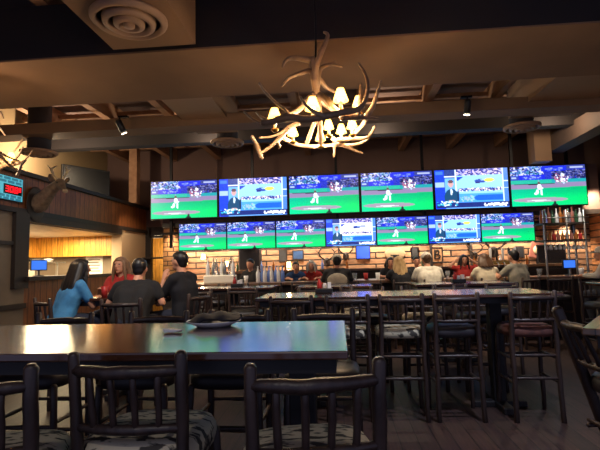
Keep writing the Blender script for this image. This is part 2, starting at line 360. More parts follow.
# ------------------------------------------------------------------ televisions
W, H = 128, 72
def raster(kind, seed, white=False):
    rnd = random.Random(seed)
    px = [[(0, 0, 0)]*W for _ in range(H)]
    def rect(u0, v0, u1, v1, c, n=0):
        for j in range(max(0, int(v0*H)), min(H, int(round(v1*H)))):
            for i in range(max(0, int(u0*W)), min(W, int(round(u1*W)))):
                k = rnd.uniform(-n, n); px[j][i] = tuple(max(0, min(255, q+k)) for q in c)
    def ell(u, v, ru, rv, c):
        for j in range(H):
            for i in range(W):
                if ((i/W-u)/ru)**2+((j/H-v)/rv)**2 < 1: px[j][i] = c
    def fuzz(u0, v0, u1, v1, cols, dens, w=2):
        for _ in range(int(dens*(u1-u0)*(v1-v0)*W*H/4)):
            u = rnd.uniform(u0, u1); v = rnd.uniform(v0, v1); rect(u, v, u+w/W, v+rnd.choice((1, 2))/H, rnd.choice(cols))
    if kind == 'ball':
        rect(0, 0, 1, .36, (30, 44, 165), 18)
        fuzz(0, 0, .42, .22, [(120, 160, 220), (60, 80, 170), (14, 18, 60), (190, 190, 220), (40, 110, 150)], 1.5, 3)
        fuzz(.55, .12, 1, .34, [(60, 70, 130), (16, 18, 60), (110, 110, 170), (30, 36, 90)], 1.6, 3)
        rect(.42, .03, .74, .14, (24, 40, 205)); fuzz(.46, .06, .7, .11, [(110, 130, 240), (70, 90, 230)], 1.2)
        rect(.76, .02, 1, .10, (50, 60, 120)); rect(.80, .05, .97, .08, (150, 160, 200))
        rect(.12, .23, .46, .34, (22, 36, 190)); fuzz(.16, .25, .42, .32, [(120, 140, 240), (50, 60, 220)], 1.0)
        rect(0, .25, .1, .33, (40, 60, 150)); rect(.02, .27, .08, .30, (150, 170, 220))
        rect(0, .36, 1, .45, (30, 160, 138), 8); rect(.55, .36, 1, .43, (26, 140, 150), 6)
        for j in range(H):
            v = j/H
            for i in range(W):
                u = i/W
                if .44+.02*math.sin(u*5) < v < .565-.03*u: px[j][i] = (126+rnd.uniform(-6, 6), 112, 150)
                elif v >= .565-.03*u:
                    g = 205+18*math.sin(v*9)+rnd.uniform(-5, 5); px[j][i] = (0, g-30, 96+34*(1-u))
        for j in range(H):
            v = j/H
            for i in range(W):
                u = i/W
                if ((u-.38)/.36)**2+((v-.84)/.06)**2 < 1: px[j][i] = (142, 132, 150)
        ell(.36, .86, .16, .016, (196, 206, 214))
        # pitcher
        ell(.37, .42, .016, .030, (90, 60, 60)); ell(.375, .52, .03, .075, (206, 224, 240)); ell(.39, .55, .035, .03, (200, 220, 240))
        ell(.345, .64, .018, .06, (210, 228, 240)); ell(.32, .69, .018, .03, (220, 236, 246)); ell(.40, .66, .014, .075, (226, 240, 250)); ell(.37, .37, .012, .018, (120, 130, 170))
        # batter, catcher and umpire
        ell(.685, .22, .018, .03, (190, 200, 230)); ell(.69, .31, .03, .07, (200, 210, 235)); ell(.70, .41, .014, .06, (170, 180, 220)); ell(.66, .40, .014, .05, (150, 120, 150))
        ell(.62, .36, .02, .045, (170, 70, 90)); ell(.605, .41, .014, .045, (120, 110, 160)); ell(.645, .30, .016, .06, (40, 40, 80)); ell(.73, .33, .016, .06, (70, 80, 140))
        fuzz(.57, .2, .76, .42, [(230, 230, 245), (50, 50, 110), (150, 90, 120)], .5)
        # head of a spectator low in the picture
        ell(.565, .915, .016, .034, (16, 44, 40)); ell(.565, 1.0, .045, .062, (12, 36, 34))
    else:
        base = (104, 168, 246)
        rect(0, 0, 1, 1, base, 6)
        rect(0, 0, .14, 1, (24, 60, 214), 8); rect(.01, .33, .13, .44, (150, 180, 245)); rect(.02, .05, .12, .12, (60, 110, 235))
        rect(.14, 0, .3, .22, (40, 60, 130), 12); rect(.14, .17, .3, .19, (220, 235, 255)); rect(.285, .0, .3, .6, (220, 235, 255))
        rect(.3, 0, .93, .17, (92, 96, 190), 12); fuzz(.3, .01, .93, .16, [(170, 170, 230), (60, 60, 150), (210, 190, 220), (30, 40, 120)], 1.6, 3)
        rect(.3, .18, .92, .62, (244, 248, 255) if white else (140, 196, 255), 4)
        for j in range(int(.2*H), int(.3*H)):
            rect(.31, j/H, .31+.08*(1-(j/H-.2)/.1), (j+1)/H, (30, 60, 180))
        ell(.62, .31, .08, .05, (40, 70, 160)); ell(.68, .28, .06, .02, (150, 190, 235)); ell(.74, .29, .07, .05, (214, 222, 90) if not white else (150, 160, 190)); rect(.56, .34, .62, .37, (30, 40, 110))
        fuzz(.32, .49, .9, .55, [(30, 40, 120), (240, 240, 255), (180, 160, 180), (60, 70, 150)], 3, 2)
        rect(.3, .63, .93, .86, (70, 150, 245), 6)
        rect(.58, .67, .92, .80, (24, 90, 225), 6); ell(.58, .735, .05, .065, (24, 90, 225)); fuzz(.34, .67, .52, .8, [(150, 160, 230), (130, 190, 255)], .8)
        rect(.93, 0, 1, 1, (70, 120, 210), 8); rect(.925, 0, .94, .9, (200, 225, 255)); rect(.93, .33, 1, .35, (200, 225, 255)); rect(.93, .5, 1, .52, (200, 225, 255))
        # presenter in a suit
        ell(.22, .72, .10, .24, (20, 66, 104)); ell(.215, .36, .036, .085, (196, 150, 150)); ell(.215, .30, .036, .045, (90, 70, 80)); ell(.22, .56, .016, .08, (200, 220, 240)); ell(.22, .80, .05, .03, (190, 150, 150)); ell(.31, .68, .018, .14, (18, 50, 90))
        rect(.02, .86, 1, .97, (24, 40, 110), 8); fuzz(.02, .80, .3, .92, [(220, 240, 255), (40, 160, 200)], .8); fuzz(.66, .88, .96, .94, [(235, 240, 255)], 2)
    return px
def screen_mesh(name, w, h, kind, seed, white=False, gain=1.0):
    px = raster(kind, seed, white); vs = []; fs = []; cols = []
    for j in range(H):
        for i in range(W):
            vs.append((-w/2+w*i/(W-1), 0, h/2-h*j/(H-1)))
            cols += [*lin(px[j][i]), 1]
    for j in range(H-1):
        for i in range(W-1): a = j*W+i; fs.append((a, a+W, a+W+1, a+1))
    me = bpy.data.meshes.new(name); me.from_pydata(vs, [], fs)
    at = me.color_attributes.new('picture', 'FLOAT_COLOR', 'POINT'); at.data.foreach_set('color', cols)
    m = bpy.data.materials.new(name); m.use_nodes = True; nt = m.node_tree; b = nt.nodes['Principled BSDF']
    b.inputs['Base Color'].default_value = (.005, .005, .006, 1); b.inputs['Roughness'].default_value = .35
    an = nt.nodes.new('ShaderNodeAttribute'); an.attribute_name = 'picture'
    nt.links.new(an.outputs['Color'], b.inputs['Emission Color']); b.inputs['Emission Strength'].default_value = gain
    me.materials.append(m); me.update(); return me
TW, TH, SW, SH = 1.655, .935, 1.175, .66
MESH_TV = {}
for key, (w, h) in dict(L=(TW, TH), S=(SW, SH)).items():
    for kd in ('ball', 'news', 'newsw'):
        MESH_TV[key+kd] = screen_mesh('screen_picture', w-.045, h-.045, kd[:4], 3, kd == 'newsw', 1.7)
    b = MB()
    b.box(-w/2, w/2, .004, .06, -h/2, h/2, .006).box(-w*.3, w*.3, .055, .09, -h*.3, h*.3)
    me = bpy.data.meshes.new('x')
    MESH_TV[key+'bez'] = b.mesh('bezel', M['black'])
def tv(x, z, key, kd, label):
    t = thing('television', label, 'television', (x, 10.4, z), 0, 'wall of televisions over the bar')
    link('bezel', MESH_TV[key+'bez'], t); link('screen', MESH_TV[key+kd], t)
lab1 = ['large upper television at the kitchen end of the row, showing a baseball pitch',
        'large upper television with a blue news desk, second from the kitchen end',
        'large upper television with baseball, directly beneath the antler chandelier',
        'large upper television with baseball, fourth from the kitchen end, beside a blue news screen',
        'large upper television with a blue news desk, fifth from the kitchen end',
        'large upper television at the bottle-shelf end of the row, showing baseball']
xs = [-4.47+TW/2+k*1.672 for k in range(6)]
for x, kd, l in zip(xs, ('ball', 'news', 'ball', 'ball', 'news', 'ball'), lab1): tv(x, 3.005, 'L', kd, l)
lab2 = ['small lower television at the kitchen end, baseball, above the tall white bottle tub',
        'small lower baseball television second from the kitchen end',
        'small lower baseball television third from the kitchen end, beside the white news screen',
        'small lower television with a bright white news panel, middle of the lower row',
        'small lower baseball television between the white and the blue news screens',
        'small lower television with a blue news desk, sixth in the lower row',
        'small lower baseball television at the end of the row beside the bottle shelves']
x0, x1 = -3.77, 4.36
for k, (kd, l) in enumerate(zip(('ball', 'ball', 'ball', 'newsw', 'ball', 'news', 'ball'), lab2)):
    tv(x0+(k+.5)*(x1-x0)/7, 2.10, 'S', kd, l)
fr = MB()
for z in (3.2, 2.8, 2.2): fr.box(-4.4, 5.4, 10.485, 10.55, z-.03, z+.03)
for x in (-4.0, -2, 0, 2, 4, 5.2): fr.box(x-.03, x+.03, 10.5, 10.56, 1.85, 4.5)
struct('trim_30', fr, M['blackmetal'])

# ------------------------------------------------------------------ bar stool of peeled hickory poles
def wob(p0, p1, r0, r1, n=5, amp=.004, seed=0):
    rnd = random.Random(seed); p0, p1 = Vector(p0), Vector(p1); P = []; Q = []
    for i in range(n+1):
        t = i/n; w = amp if 0 < i < n else 0
        P.append(p0.lerp(p1, t)+Vector((rnd.uniform(-w, w), rnd.uniform(-w, w), 0))); Q.append((r0+(r1-r0)*t)*rnd.uniform(.92, 1.1))
    return P, Q
def seat_mesh(m):
    hx, hy = .215, .205; seg = 28; rows = []
    prof = [(.86, .700), (.97, .708), (1.0, .735), (.99, .762), (.93, .785), (.78, .797), (.5, .803), (.2, .805)]
    vs = []; fs = []
    for s, z in prof:
        for k in range(seg):
            a = 2*PI*k/seg; c, d = math.cos(a), math.sin(a); e = .55
            vs.append((s*hx*math.copysign(abs(c)**e, c), s*hy*math.copysign(abs(d)**e, d), z))
    n = len(prof)
    for i in range(n-1):
        for k in range(seg): k2 = (k+1) % seg; fs.append((i*seg+k, i*seg+k2, (i+1)*seg+k2, (i+1)*seg+k))
    fs.append(tuple(range(seg-1, -1, -1))); fs.append(tuple(range((n-1)*seg, n*seg)))
    b = MB(); b.add(vs, fs); return b.mesh('seat', m, True)
SEATS = {k: seat_mesh(M['fabric_'+k]) for k in ('light', 'dark', 'red')}
def make_stool(raked=False):
    ME = []
    for i, s in enumerate((-1, 1)):
        if raked: P = [(s*.185, -.12, 0), (s*.18, -.10, .30), (s*.178, -.10, .44), (s*.18, -.20, .77), (s*.185, -.31, 1.10)]; Q = [.026, .026, .026, .028, .029]
        else:
            P, Q = wob((s*.19, -.20, 0), (s*.178, -.19, .78), .021, .021, 6, .004, 11+i); P2, Q2 = wob((s*.178, -.19, .80), (s*.182, -.215, 1.085), .021, .019, 3, .002, 31+i); P += P2; Q += Q2
        ME.append(('rear_leg', MB().tube(P, Q, 10).mesh('rear_leg', M['pole'], True)))
        P, Q = wob((s*.20, .19, 0), (s*.185, .17, .72), .021, .019, 6, .004, 21+i)
        ME.append(('front_leg', MB().tube(P, Q, 9).mesh('front_leg', M['pole'], True)))
    def back(z):
        if raked: return -.20-.11*(z-.77)/.33
        return -.19-.025*(z-.78)/.3
    def rail(z, r, sag, seed):
        rnd = random.Random(seed); P = []; Q = []
        for i in range(9):
            t = i/8; x = -.178+.356*t; P.append((x, back(z)-sag*math.sin(PI*t), z+rnd.uniform(-.0015, .0015))); Q.append(r*(.82+.26*math.sin(PI*t))*rnd.uniform(.95, 1.06))
        return MB().tube(P, Q, 9).mesh('rail', M['pole'], True)
    ME.append(('top_rail', rail(1.035, .020, .045, 5))); ME.append(('bottom_rail', rail(.85, .016, .03, 6)))
    for k in range(4):
        x = -.108+.072*k; yb = .03*math.sin(PI*(x+.178)/.356); yt = .045*math.sin(PI*(x+.178)/.356)
        P, Q = wob((x, back(.85)-yb, .85), (x*1.05, back(1.03)-yt, 1.03), .0115, .0105, 4, .002, 50+k)
        ME.append(('spindle', MB().tube(P, Q, 8).mesh('spindle', M['pole'], True)))
    def rung(a, b, r, seed):
        P, Q = wob(a, b, r*.85, r*.85, 4, .003, seed); Q[2] = r*1.1
        ME.append(('rung', MB().tube(P, Q, 8).mesh('rung', M['pole'], True)))
    rung((-.186, -.195, .36), (.186, -.195, .36), .014, 1); rung((-.182, -.193, .55), (.182, -.193, .55), .014, 2)
    rung((-.195, .182, .28), (.195, .182, .28), .017, 3); rung((-.19, .178, .50), (.19, .178, .50), .014, 4)
    for s in (-1, 1):
        rung((s*.19, -.195, .32), (s*.193, .185, .32), .014, 5+s); rung((s*.186, -.193, .52), (s*.19, .18, .52), .014, 8+s)
    return ME
STOOL = make_stool()
def stool(x, y, rz, seat, label, group=None, parts=None):
    t = thing('bar_stool', label, 'bar stool', (x, y, 0), rz, group)
    for n, me in (parts or STOOL): link(n, me, t)
    link('seat', SEATS[seat], t); return t
G1 = 'stools along the near wooden table'; G2 = 'stools around the long middle table'
# table nearest the camera
stool(-.70, 1.665, 0, 'light', 'pole-back stool at the near table, back squarely to the camera, beside the kitchen end', G1)
stool(-.115, 1.50, math.radians(11), 'light', 'pole-back stool pulled up at the near table corner, seat of printed pale fabric', G1)
stool(-1.13, 1.42, math.radians(16), 'light', 'pole-back stool cut by the picture edge at the near table', G1)
for x, sc, l in ((-1.80, 'dark', 'stool across the near table, behind it, in front of the woman in blue'),
                 (-1.165, 'dark', 'stool across the near table, in front of the broad person in black'),
                 (-.64, 'dark', 'stool across the near table, behind the plate with the dark napkin'),
                 (-.11, 'dark', 'stool across the near table, at its bare corner, knobby pale posts')):
    stool(x, 2.64, PI, sc, l, G1)
RAKED = make_stool(True)
p = atZ(552, 314, 1.08)
stool(p.x+.36, p.y-.14, math.radians(-84), 'dark', 'raked-back stool at the table corner cut by the picture edge', None, RAKED)
# long middle table, near side
for x, sc, l in ((-.44, 'light', 'stool on near side of the long middle table, first from the kitchen end'),
                 (.06, 'light', 'stool on near side of the long middle table, second from the kitchen end'),
                 (.53, 'light', 'pale seated stool on near side of long middle table, third from the kitchen end'),
                 (1.00, 'dark', 'dark seated stool on near side of long middle table, fourth from the kitchen end'),
                 (1.64, 'red', 'rust seated stool at the far corner of the long middle table, standing apart')):
    stool(x, 4.27, 0, sc, l, G2)
for x, sc, l in ((-.30, 'dark', 'stool behind the long middle table, first from the kitchen end'),
                 (.32, 'dark', 'stool behind the long middle table, second from the kitchen end'),
                 (.90, 'light', 'stool behind the long middle table, third from the kitchen end'),
                 (1.50, 'dark', 'stool behind the long middle table, at its pedestal')):
    stool(x, 5.18, PI, sc, l, G2)

# ------------------------------------------------------------------ tables
def table(x0, x1, y0, y1, peds, label, top=None, z=1.07):
    cx, cy = (x0+x1)/2, (y0+y1)/2
    t = thing('bar_table', label, 'table', (cx, cy, 0))
    MB().box(x0-cx, x1-cx, y0-cy, y1-cy, z-.03, z, .006).build('table_top', top or M['tabletop'], t)
    MB().box(x0-cx+.04, x1-cx-.04, y0-cy+.05, y1-cy-.05, z-.085, z-.03).build('apron', M['tableleg'], t)
    for px in peds:
        MB().box(px-cx-.055, px-cx+.055, -.055, .055, .05, z-.08, .006).build('pedestal', M['tableleg'], t)
        MB().box(px-cx-.05, px-cx+.05, -.28, .28, 0, .06, .01).box(px-cx-.24, px-cx+.24, -.05, .05, 0, .058, .01).build('foot', M['tableleg'], t)
    return t
table(-2.6, .02, 1.557, 2.40, (-2.2, -.17), 'long glossy wooden high table nearest the camera, reflecting blue screens')
table(-.78, 1.93, 4.12, 4.92, (-.3, 1.46), 'long dark high table in the middle of the room, tucked with stools')
table(-2.15, -.95, 6.3, 6.95, (-1.55,), 'small high table before the bar, behind the man in dark shirt')
table(-.6, .45, 6.1, 6.75, (-.1,), 'small high table between the middle table and the man with pale back patch')
table(1.0, 2.3, 6.15, 6.8, (1.6,), 'small high table before the bar below the man in white cap')
table(3.0, 4.4, 5.1, 5.85, (3.7,), 'high table near the bottle shelves with a pale seated stool')
p = atZ(581, 328, 1.07)
t = table(-.6, .6, -.45, .45, (0,), 'table corner cut by the picture edge beside the raked stool', M['barwood'])
e_ = atZ(600, 314, 1.07)-p; an = math.atan2(e_.y, e_.x); c_ = Vector((.6, -.45, 0)); c_.rotate(Euler((0, 0, an))); t.location = (p.x+c_.x, p.y+c_.y, 0); t.rotation_euler.z = an
for x, y, rz, sc, l in ((-1.85, 6.0, 0, 'dark', 'stool at the small table behind the dark shirted man, kitchen side'),
                        (-1.25, 6.0, 0, 'dark', 'stool at the small table behind the dark shirted man, chandelier side'),
                        (-.32, 5.85, 0, 'dark', 'stool drawn to the small table below the patch-backed man, kitchen side'),
                        (.2, 5.85, 0, 'light', 'stool drawn to the small table below the patch-backed man, bottle side'),
                        (1.35, 5.9, 0, 'dark', 'stool at small table below the white capped man, kitchen side'),
                        (1.95, 5.9, 0, 'dark', 'stool at small table below the white capped man, bottle side'),
                        (3.1, 4.72, 0, 'light', 'pale seated stool at the table near the bottle shelves'),
                        (3.75, 4.75, 0, 'dark', 'dark stool at the table near the bottle shelves'),
                        (3.4, 6.2, PI, 'dark', 'stool behind the table near the bottle shelves, kitchen side'),
                        (4.1, 6.2, PI, 'dark', 'stool behind the table near the bottle shelves, wall side')):
    stool(x, y, rz, sc, l, 'stools at the small tables before the bar')

# ------------------------------------------------------------------ bar
BT = 1.07
t = thing('bar_counter', 'long wooden bar counter running under the screens', 'bar', (0, 8.4, 0))
MB().box(-3.4, 5.2, -.35, .35, BT-.05, BT, .008).build('counter_top', M['barwood'], t)
MB().box(-3.3, 5.1, -.15, .25, .1, BT-.05).build('front_panel', M['darktrim'], t)
MB().box(-3.3, 5.1, -.1, .22, 0, .1).build('toe_kick', M['black'], t)
MB().tube([(-3.2, -.28, .22), (5.0, -.28, .22)], .025, 10).build('foot_rail', M['gold'], t, True)
t = thing('back_bar', 'dark back bar cabinet along the log wall', 'cabinet', (0, 11.3, 0))
MB().box(-3.2, 5.6, -.25, .45, 1.20, 1.26, .006).build('counter_top', M['barwood'], t)
MB().box(-3.15, 5.55, -.22, .45, 0, 1.20).build('cabinet_body', M['darktrim'], t)
for k in range(10):
    MB().box(-3.1+k*.87, -3.1+k*.87+.82, -.245, -.22, .08, 1.14, .004).build('door', M['darktrim'], t)

# ------------------------------------------------------------------ people
def person(label, loc, rz, shirt, pants='denim', skin='skin', seat=.79, lean=12, hair='short', haircol='hairblack', elbows=None, hands=None,
           head_yaw=0, head_pitch=0, scale=1.0, cap=None, sleeve=.62, standing=False, voxel=.012, extra=None, face=False, feet=None, wide=1.0):
    t = thing('person', label, 'person', loc, rz); S = scale
    L = math.radians(lean); u = Vector((0, math.sin(L), math.cos(L)))
    hipz = .92*S if standing else seat+.075*S
    P = Vector((0, -.03, hipz)); X = Vector((1, 0, 0))
    waist = P+u*.17*S; chest = P+u*.32*S; sh = P+u*.455*S; nb = P+u*.51*S
    hc = nb+Vector((0, .045+math.sin(L)*.05, .145))*S
    hr = Euler((math.radians(head_pitch), 0, math.radians(head_yaw)))
    body = MB(); top = MB(); leg = MB()
    def seg2(m, a, ra, b, rb, add=0): m.cone(a, ra*S+add, b, rb*S+add)
    for m, add in ((body, 0), (top, .013)):
        for s in (-1, 1):
            seg2(m, P+X*s*.075*S, .115, waist+X*s*.055*S*wide, .105*wide, add)
            seg2(m, waist+X*s*.055*S*wide, .105*wide, chest+X*s*.08*S*wide, .108*wide, add)
            seg2(m, chest+X*s*.08*S*wide, .108*wide, sh+X*s*.10*S*wide, .065, add)
            seg2(m, sh+X*s*.02, .06, sh+X*s*.165*S*wide-u*.01, .056, add)
        seg2(m, waist, .11, chest, .115, add)
    seg2(body, nb-u*.05, .06, hc-Vector((0, .02, .06))*S, .05)
    top.cone(sh, .065*S, nb-u*.015*S, .056*S)
    def hp(v): w = Vector(v)*S; w.rotate(hr); return hc+w
    body.ell(hc, (.074*S, .092*S, .098*S), rot=hr); body.ell(hp((0, .022, -.055)), (.056*S, .062*S, .062*S), rot=hr)
    body.ell(hp((0, -.02, .02)), (.077*S, .085*S, .088*S), rot=hr)
    body.cone(hp((0, .088, .005)), .009*S, hp((0, .106, -.03)), .015*S, 8)
    body.ell(hp((0, .083, -.067)), (.024*S, .014*S, .013*S), 8, 6)
    body.ell(hp((0, .075, .028)), (.05*S, .02*S, .012*S), 8, 6)
    body.ell(hp((0, .07, -.10)), (.022*S, .02*S, .016*S), 8, 6)
    for s in (-1, 1): body.ell(hp((s*.077, -.005, -.01)), (.012*S, .022*S, .034*S), 8, 6)
    elbows = elbows or ((-.26, .12, .30), (.26, .12, .30)); hands = hands or ((-.14, .36, .30), (.14, .36, .30))
    for s, e, h in ((-1, elbows[0], hands[0]), (1, elbows[1], hands[1])):
        a = sh+X*s*.175*S*wide-u*.012*S; e = Vector(e)*S+Vector((0, 0, hipz)); h = Vector(h)*S+Vector((0, 0, hipz))
        seg2(body, a, .052, e, .040); seg2(body, e, .040, h, .027)
        k = a.lerp(e, sleeve) if sleeve <= 1 else e
        top.cone(a, .066*S, k, (.060 if sleeve <= 1 else .054)*S)
        if sleeve > 1: top.cone(e, .053*S, h, .037*S)
        d = (h-e).normalized(); side = d.cross(Vector((0, 0, 1)))
        if side.length < .2: side = Vector((1, 0, 0))
        side.normalize(); nrm = side.cross(d).normalized()
        body.cone(h, .028*S, h+d*.065*S, .030*S)
        for q in range(4):
            o = h+d*.075*S+side*(q-1.5)*.019*S; ln = (.062, .074, .070, .056)[q]*S
            m1 = o+d*ln*.55-nrm*.008; m2 = m1+(d*.6-nrm*.8).normalized()*ln*.5
            body.cone(o, .0095, m1, .009, 6); body.cone(m1, .009, m2, .008, 6)
        th0 = h+d*.02*S-side*s*.024*S; th1 = th0+(d*.6-side*s*.7).normalized()*.045*S; body.cone(th0, .013, th1, .011, 6); body.cone(th1, .011, th1+d*.03*S-nrm*.01, .009, 6)
    for s in (-1, 1):
        hj = P+X*s*.09*S
        if standing: kn = Vector((s*.10, .03, .5*S)); an = Vector((s*.11, -.02, .085)); fl = .0
        else: kn = Vector((s*.13, .36*S, hipz-.01)); an = Vector((s*.12, (feet or .20)*S+.05, .36)); fl = an.z-.085
        for m, add in ((body, 0), (leg, .014)):
            seg2(m, hj, .088, kn, .058, add); seg2(m, kn, .056, an+Vector((0, 0, .02)), .040, add)
        seg2(leg, P+X*s*.075*S, .118, hj, .1, .012)
        body.cone(an, .042*S, an+Vector((0, .13, -.055)), .036*S)
        sm = MB(); sm.cone(an+Vector((0, -.02, -.035)), .046, an+Vector((0, .15, -.05)), .040); sm.fused('shoe', M['shoe'], t, .012, 2)
    body.fused('body', M[skin], t, voxel, 3); top.fused('shirt', M[shirt], t, .014, 5); leg.fused('trousers', M[pants], t, .016, 4)
    hm = MB(); hcM = M[haircol]
    hm.ell(hp((0, -.026, .028)), (.086*S, .094*S, .094*S), rot=hr)
    hm.ell(hp((0, .012, .072)), (.068*S, .075*S, .042*S), rot=hr)
    if hair == 'short': hm.ell(hp((0, -.055, -.03)), (.066*S, .05*S, .06*S), rot=hr)
    if hair in ('long', 'bob', 'verylong'):
        dn = dict(bob=.14, long=.30, verylong=.42)[hair]*S
        for q in range(-2, 3):
            a = hp((q*.036, -.075+abs(q)*.02, .03)); b = Vector((hc.x+q*.052*S, hc.y-(.10-abs(q)*.012)*S-math.sin(L)*dn*.35, hc.z-dn*.5)); c2 = Vector((b.x*1.05, b.y-.035-math.sin(L)*dn*.35, hc.z-dn))
            k_ = 1.55 if hair == 'verylong' else 1; hm.cone(a, .042*S*k_, b, .044*S*k_, 8); hm.cone(b, .044*S*k_, c2, .024*S*k_, 8)
        for s in (-1, 1): hm.cone(hp((s*.072, .03, .04)), .024*S, hp((s*.088, .03, -.10)), .026*S, 8); hm.cone(hp((s*.088, .03, -.10)), .026*S, hp((s*.10, .02, -.10-dn*.5)), .018*S, 8)
    if hair == 'bun': hm.ell(hp((0, -.11, .07)), (.045*S, .045*S, .045*S))
    if hair != 'bald': hm.fused('hair', hcM, t, .012, 3)
    if cap:
        cm = MB()
        prof = [(.094*S, .0), (.096*S, .02), (.088*S, .058), (.064*S, .085), (.03*S, .098), (0, .10)]
        cm.lathe(prof, (0, -.008, .022*S), 18)
        vs = [];
        cm.ell((0, .115*S, .028*S), (.07*S, .075*S, .008*S), 12, 6)
        cm.v = [tuple(hp(Vector(v)/S)) for v in cm.v]; cm.build('cap', M[cap], t, True)
    if face:
        for s in (-1, 1): MB().ell(hp((s*.032, .080, .008)), (.013*S, .010*S, .008*S), 8, 6).build('eye', M['eye'], t, True)
        MB().ell(hp((0, .094, -.067)), (.020*S, .006*S, .007*S), 8, 6).build('mouth', M['lip'], t, True)
    if extra: extra(t, dict(P=P, u=u, chest=chest, sh=sh, S=S, hp=hp, waist=waist))
    return t
def seated(px, py, Y, label, rz, shirt, seat_label, sk='dark', grp=None, **k):
    q = atY(px, py, Y)
    stool(q.x, Y, rz, sk, seat_label, grp)
    return person(label, (q.x, Y, 0), rz, shirt, **k), q
GD = 'stools of the four diners'; GB = 'stools along the bar'
# four diners around the high table by the kitchen
seated(64, 290, 4.62, 'woman with long black hair in a blue top seated reaching across a table', math.radians(-34), 'shirt_blue', 'stool under the woman in blue', grp=GD,
       hair='verylong', haircol='hairblack', lean=20, elbows=((-.26, .20, .18), (.24, .24, .16)), hands=((-.10, .42, .24), (.10, .48, .26)), head_yaw=-8, scale=.89, skin='skin2', voxel=.01, seat=.77)
seated(130, 290, 4.32, 'broad person in black shirt seen from behind at the diners table', math.radians(4), 'shirt_black', 'stool under the broad person in black', grp=GD,
       hair='short', haircol='hairblack', lean=30, elbows=((-.30, .16, .20), (.30, .16, .20)), hands=((-.12, .38, .26), (.12, .40, .26)), head_pitch=-8, scale=.91, wide=1.18, voxel=.01, seat=.77)
seated(122, 290, 5.55, 'woman with long brown hair facing the camera across the diners table', math.radians(176), 'shirt_red', 'stool under the woman facing the camera', grp=GD,
       hair='long', haircol='hairlight', lean=4, sleeve=.3, face=True, elbows=((-.25, .14, .16), (.25, .16, .16)), hands=((-.12, .32, .24), (.12, .34, .30)), scale=.90, voxel=.009, seat=.77)
seated(184, 290, 4.95, 'man in dark navy shirt seated in profile, hand raised to his mouth', math.radians(70), 'shirt_navy', 'stool under the man in profile', grp=GD,
       hair='short', haircol='hairblack', lean=6, face=True, elbows=((-.20, .22, .16), (.22, .20, .14)), hands=((-.10, .22, .44), (.12, .38, .26)), scale=.93, voxel=.01, seat=.77)
q = atY(122, 294, 4.92)
table(q.x-.38, q.x+.5, 4.62, 5.24, (q.x,), 'high table of the four diners by the kitchen opening')
# guests on the near side of the bar
def patch(t, d):
    m = MB(); c = d['P']+d['u']*.30*d['S']-Vector((0, .112, 0))*d['S']; m.ell(c, (.17, .045, .12), 18, 10, Euler((-math.radians(14), 0, 0))); m.build('back_panel', M['shirt_cream'], t, True)
YG = 7.66
seated(337, 270, YG, 'man in dark jacket with a pale oval panel on his back, at the bar', 0, 'shirt_charcoal', 'stool under the man with pale back panel', grp=GB, cap='shirt_cream', haircol='hairblack', lean=14, extra=patch, wide=1.1, sleeve=1.5, scale=.91, seat=.77)
seated(401, 270, YG, 'blond woman in dark top with shaggy hair leaning at the bar', math.radians(8), 'shirt_navy', 'stool under the blond guest at the bar', grp=GB, hair='long', haircol='hairblond', lean=16, scale=.86, seat=.77)
seated(430, 270, YG-.05, 'man in white shirt and pale cap with his back turned at the bar', math.radians(10), 'shirt_white', 'stool under the man in white shirt and cap', grp=GB, cap='cap_pale', haircol='hairbrown', lean=16, wide=1.15, sleeve=1.5, scale=.91, seat=.77)
seated(487, 270, YG, 'brown-haired guest in a pale shirt, back turned, at the bar', math.radians(5), 'shirt_cream', 'stool under the brown-haired guest', grp=GB, hair='bob', haircol='hairbrown', lean=12, scale=.86, seat=.77)
seated(519, 270, YG-.1, 'dark-haired man in grey shirt turned towards his neighbour at the bar', math.radians(28), 'shirt_grey', 'stool under the dark-haired man in grey', grp=GB, hair='short', haircol='hairblack', lean=10, elbows=((-.28, .20, .28), (.26, .14, .26)), hands=((-.20, .40, .40), (.12, .38, .30)), wide=1.08, scale=.91, seat=.77)
seated(613, 272, 6.9, 'man in white shirt and cap cut by the picture edge at the bar', math.radians(40), 'shirt_white', 'stool under the capped man cut by the picture edge', grp=GB, cap='shirt_white', haircol='hairbrown', lean=14, sleeve=1.5, scale=.91, seat=.77)
# people beyond the counter
YF = 9.25
def far(px, label, rz, shirt, **k):
    q = atY(px, 270, YF); return person(label, (q.x, YF, 0), rz, shirt, voxel=.015, **k)
q = atY(251, 270, 9.0)
person('bartender in black standing behind the bar near the bottle tub', (q.x, 9.0, 0), math.radians(160), 'shirt_black', pants='shirt_black', standing=True, hair='short', haircol='hairblack', lean=3, scale=.90, voxel=.015, elbows=((-.26, .06, .2), (.26, .06, .2)), hands=((-.16, .26, .14), (.16, .26, .14)))
def seatedfar(px, label, rz, shirt, sl, **k):
    q = atY(px, 270, YF); stool(q.x, YF, rz, 'dark', sl, 'stools behind the bar'); return person(label, (q.x, YF, 0), rz, shirt, voxel=.015, **k)
seatedfar(297, 'person in a blue top bent low behind the counter', PI, 'shirt_teal', 'stool under the person in blue behind the counter', hair='short', haircol='hairblack', lean=30, scale=.84, face=True)
seatedfar(312, 'white-haired person in red and white top behind the counter', PI, 'shirt_red', 'stool under the white-haired person behind the counter', hair='bob', haircol='hairgrey', lean=26, scale=.84, face=True)
seatedfar(390, 'dark-haired person in dark top behind the counter beside the blond woman', PI, 'shirt_navy', 'stool under the dark-haired person beyond the counter', hair='bob', haircol='hairblack', lean=16, scale=.84, face=True)
seatedfar(416, 'dark-haired person half hidden between the blond woman and the white shirt', PI, 'shirt_charcoal', 'stool under the half hidden person', hair='short', haircol='hairblack', lean=14, scale=.84, face=True)
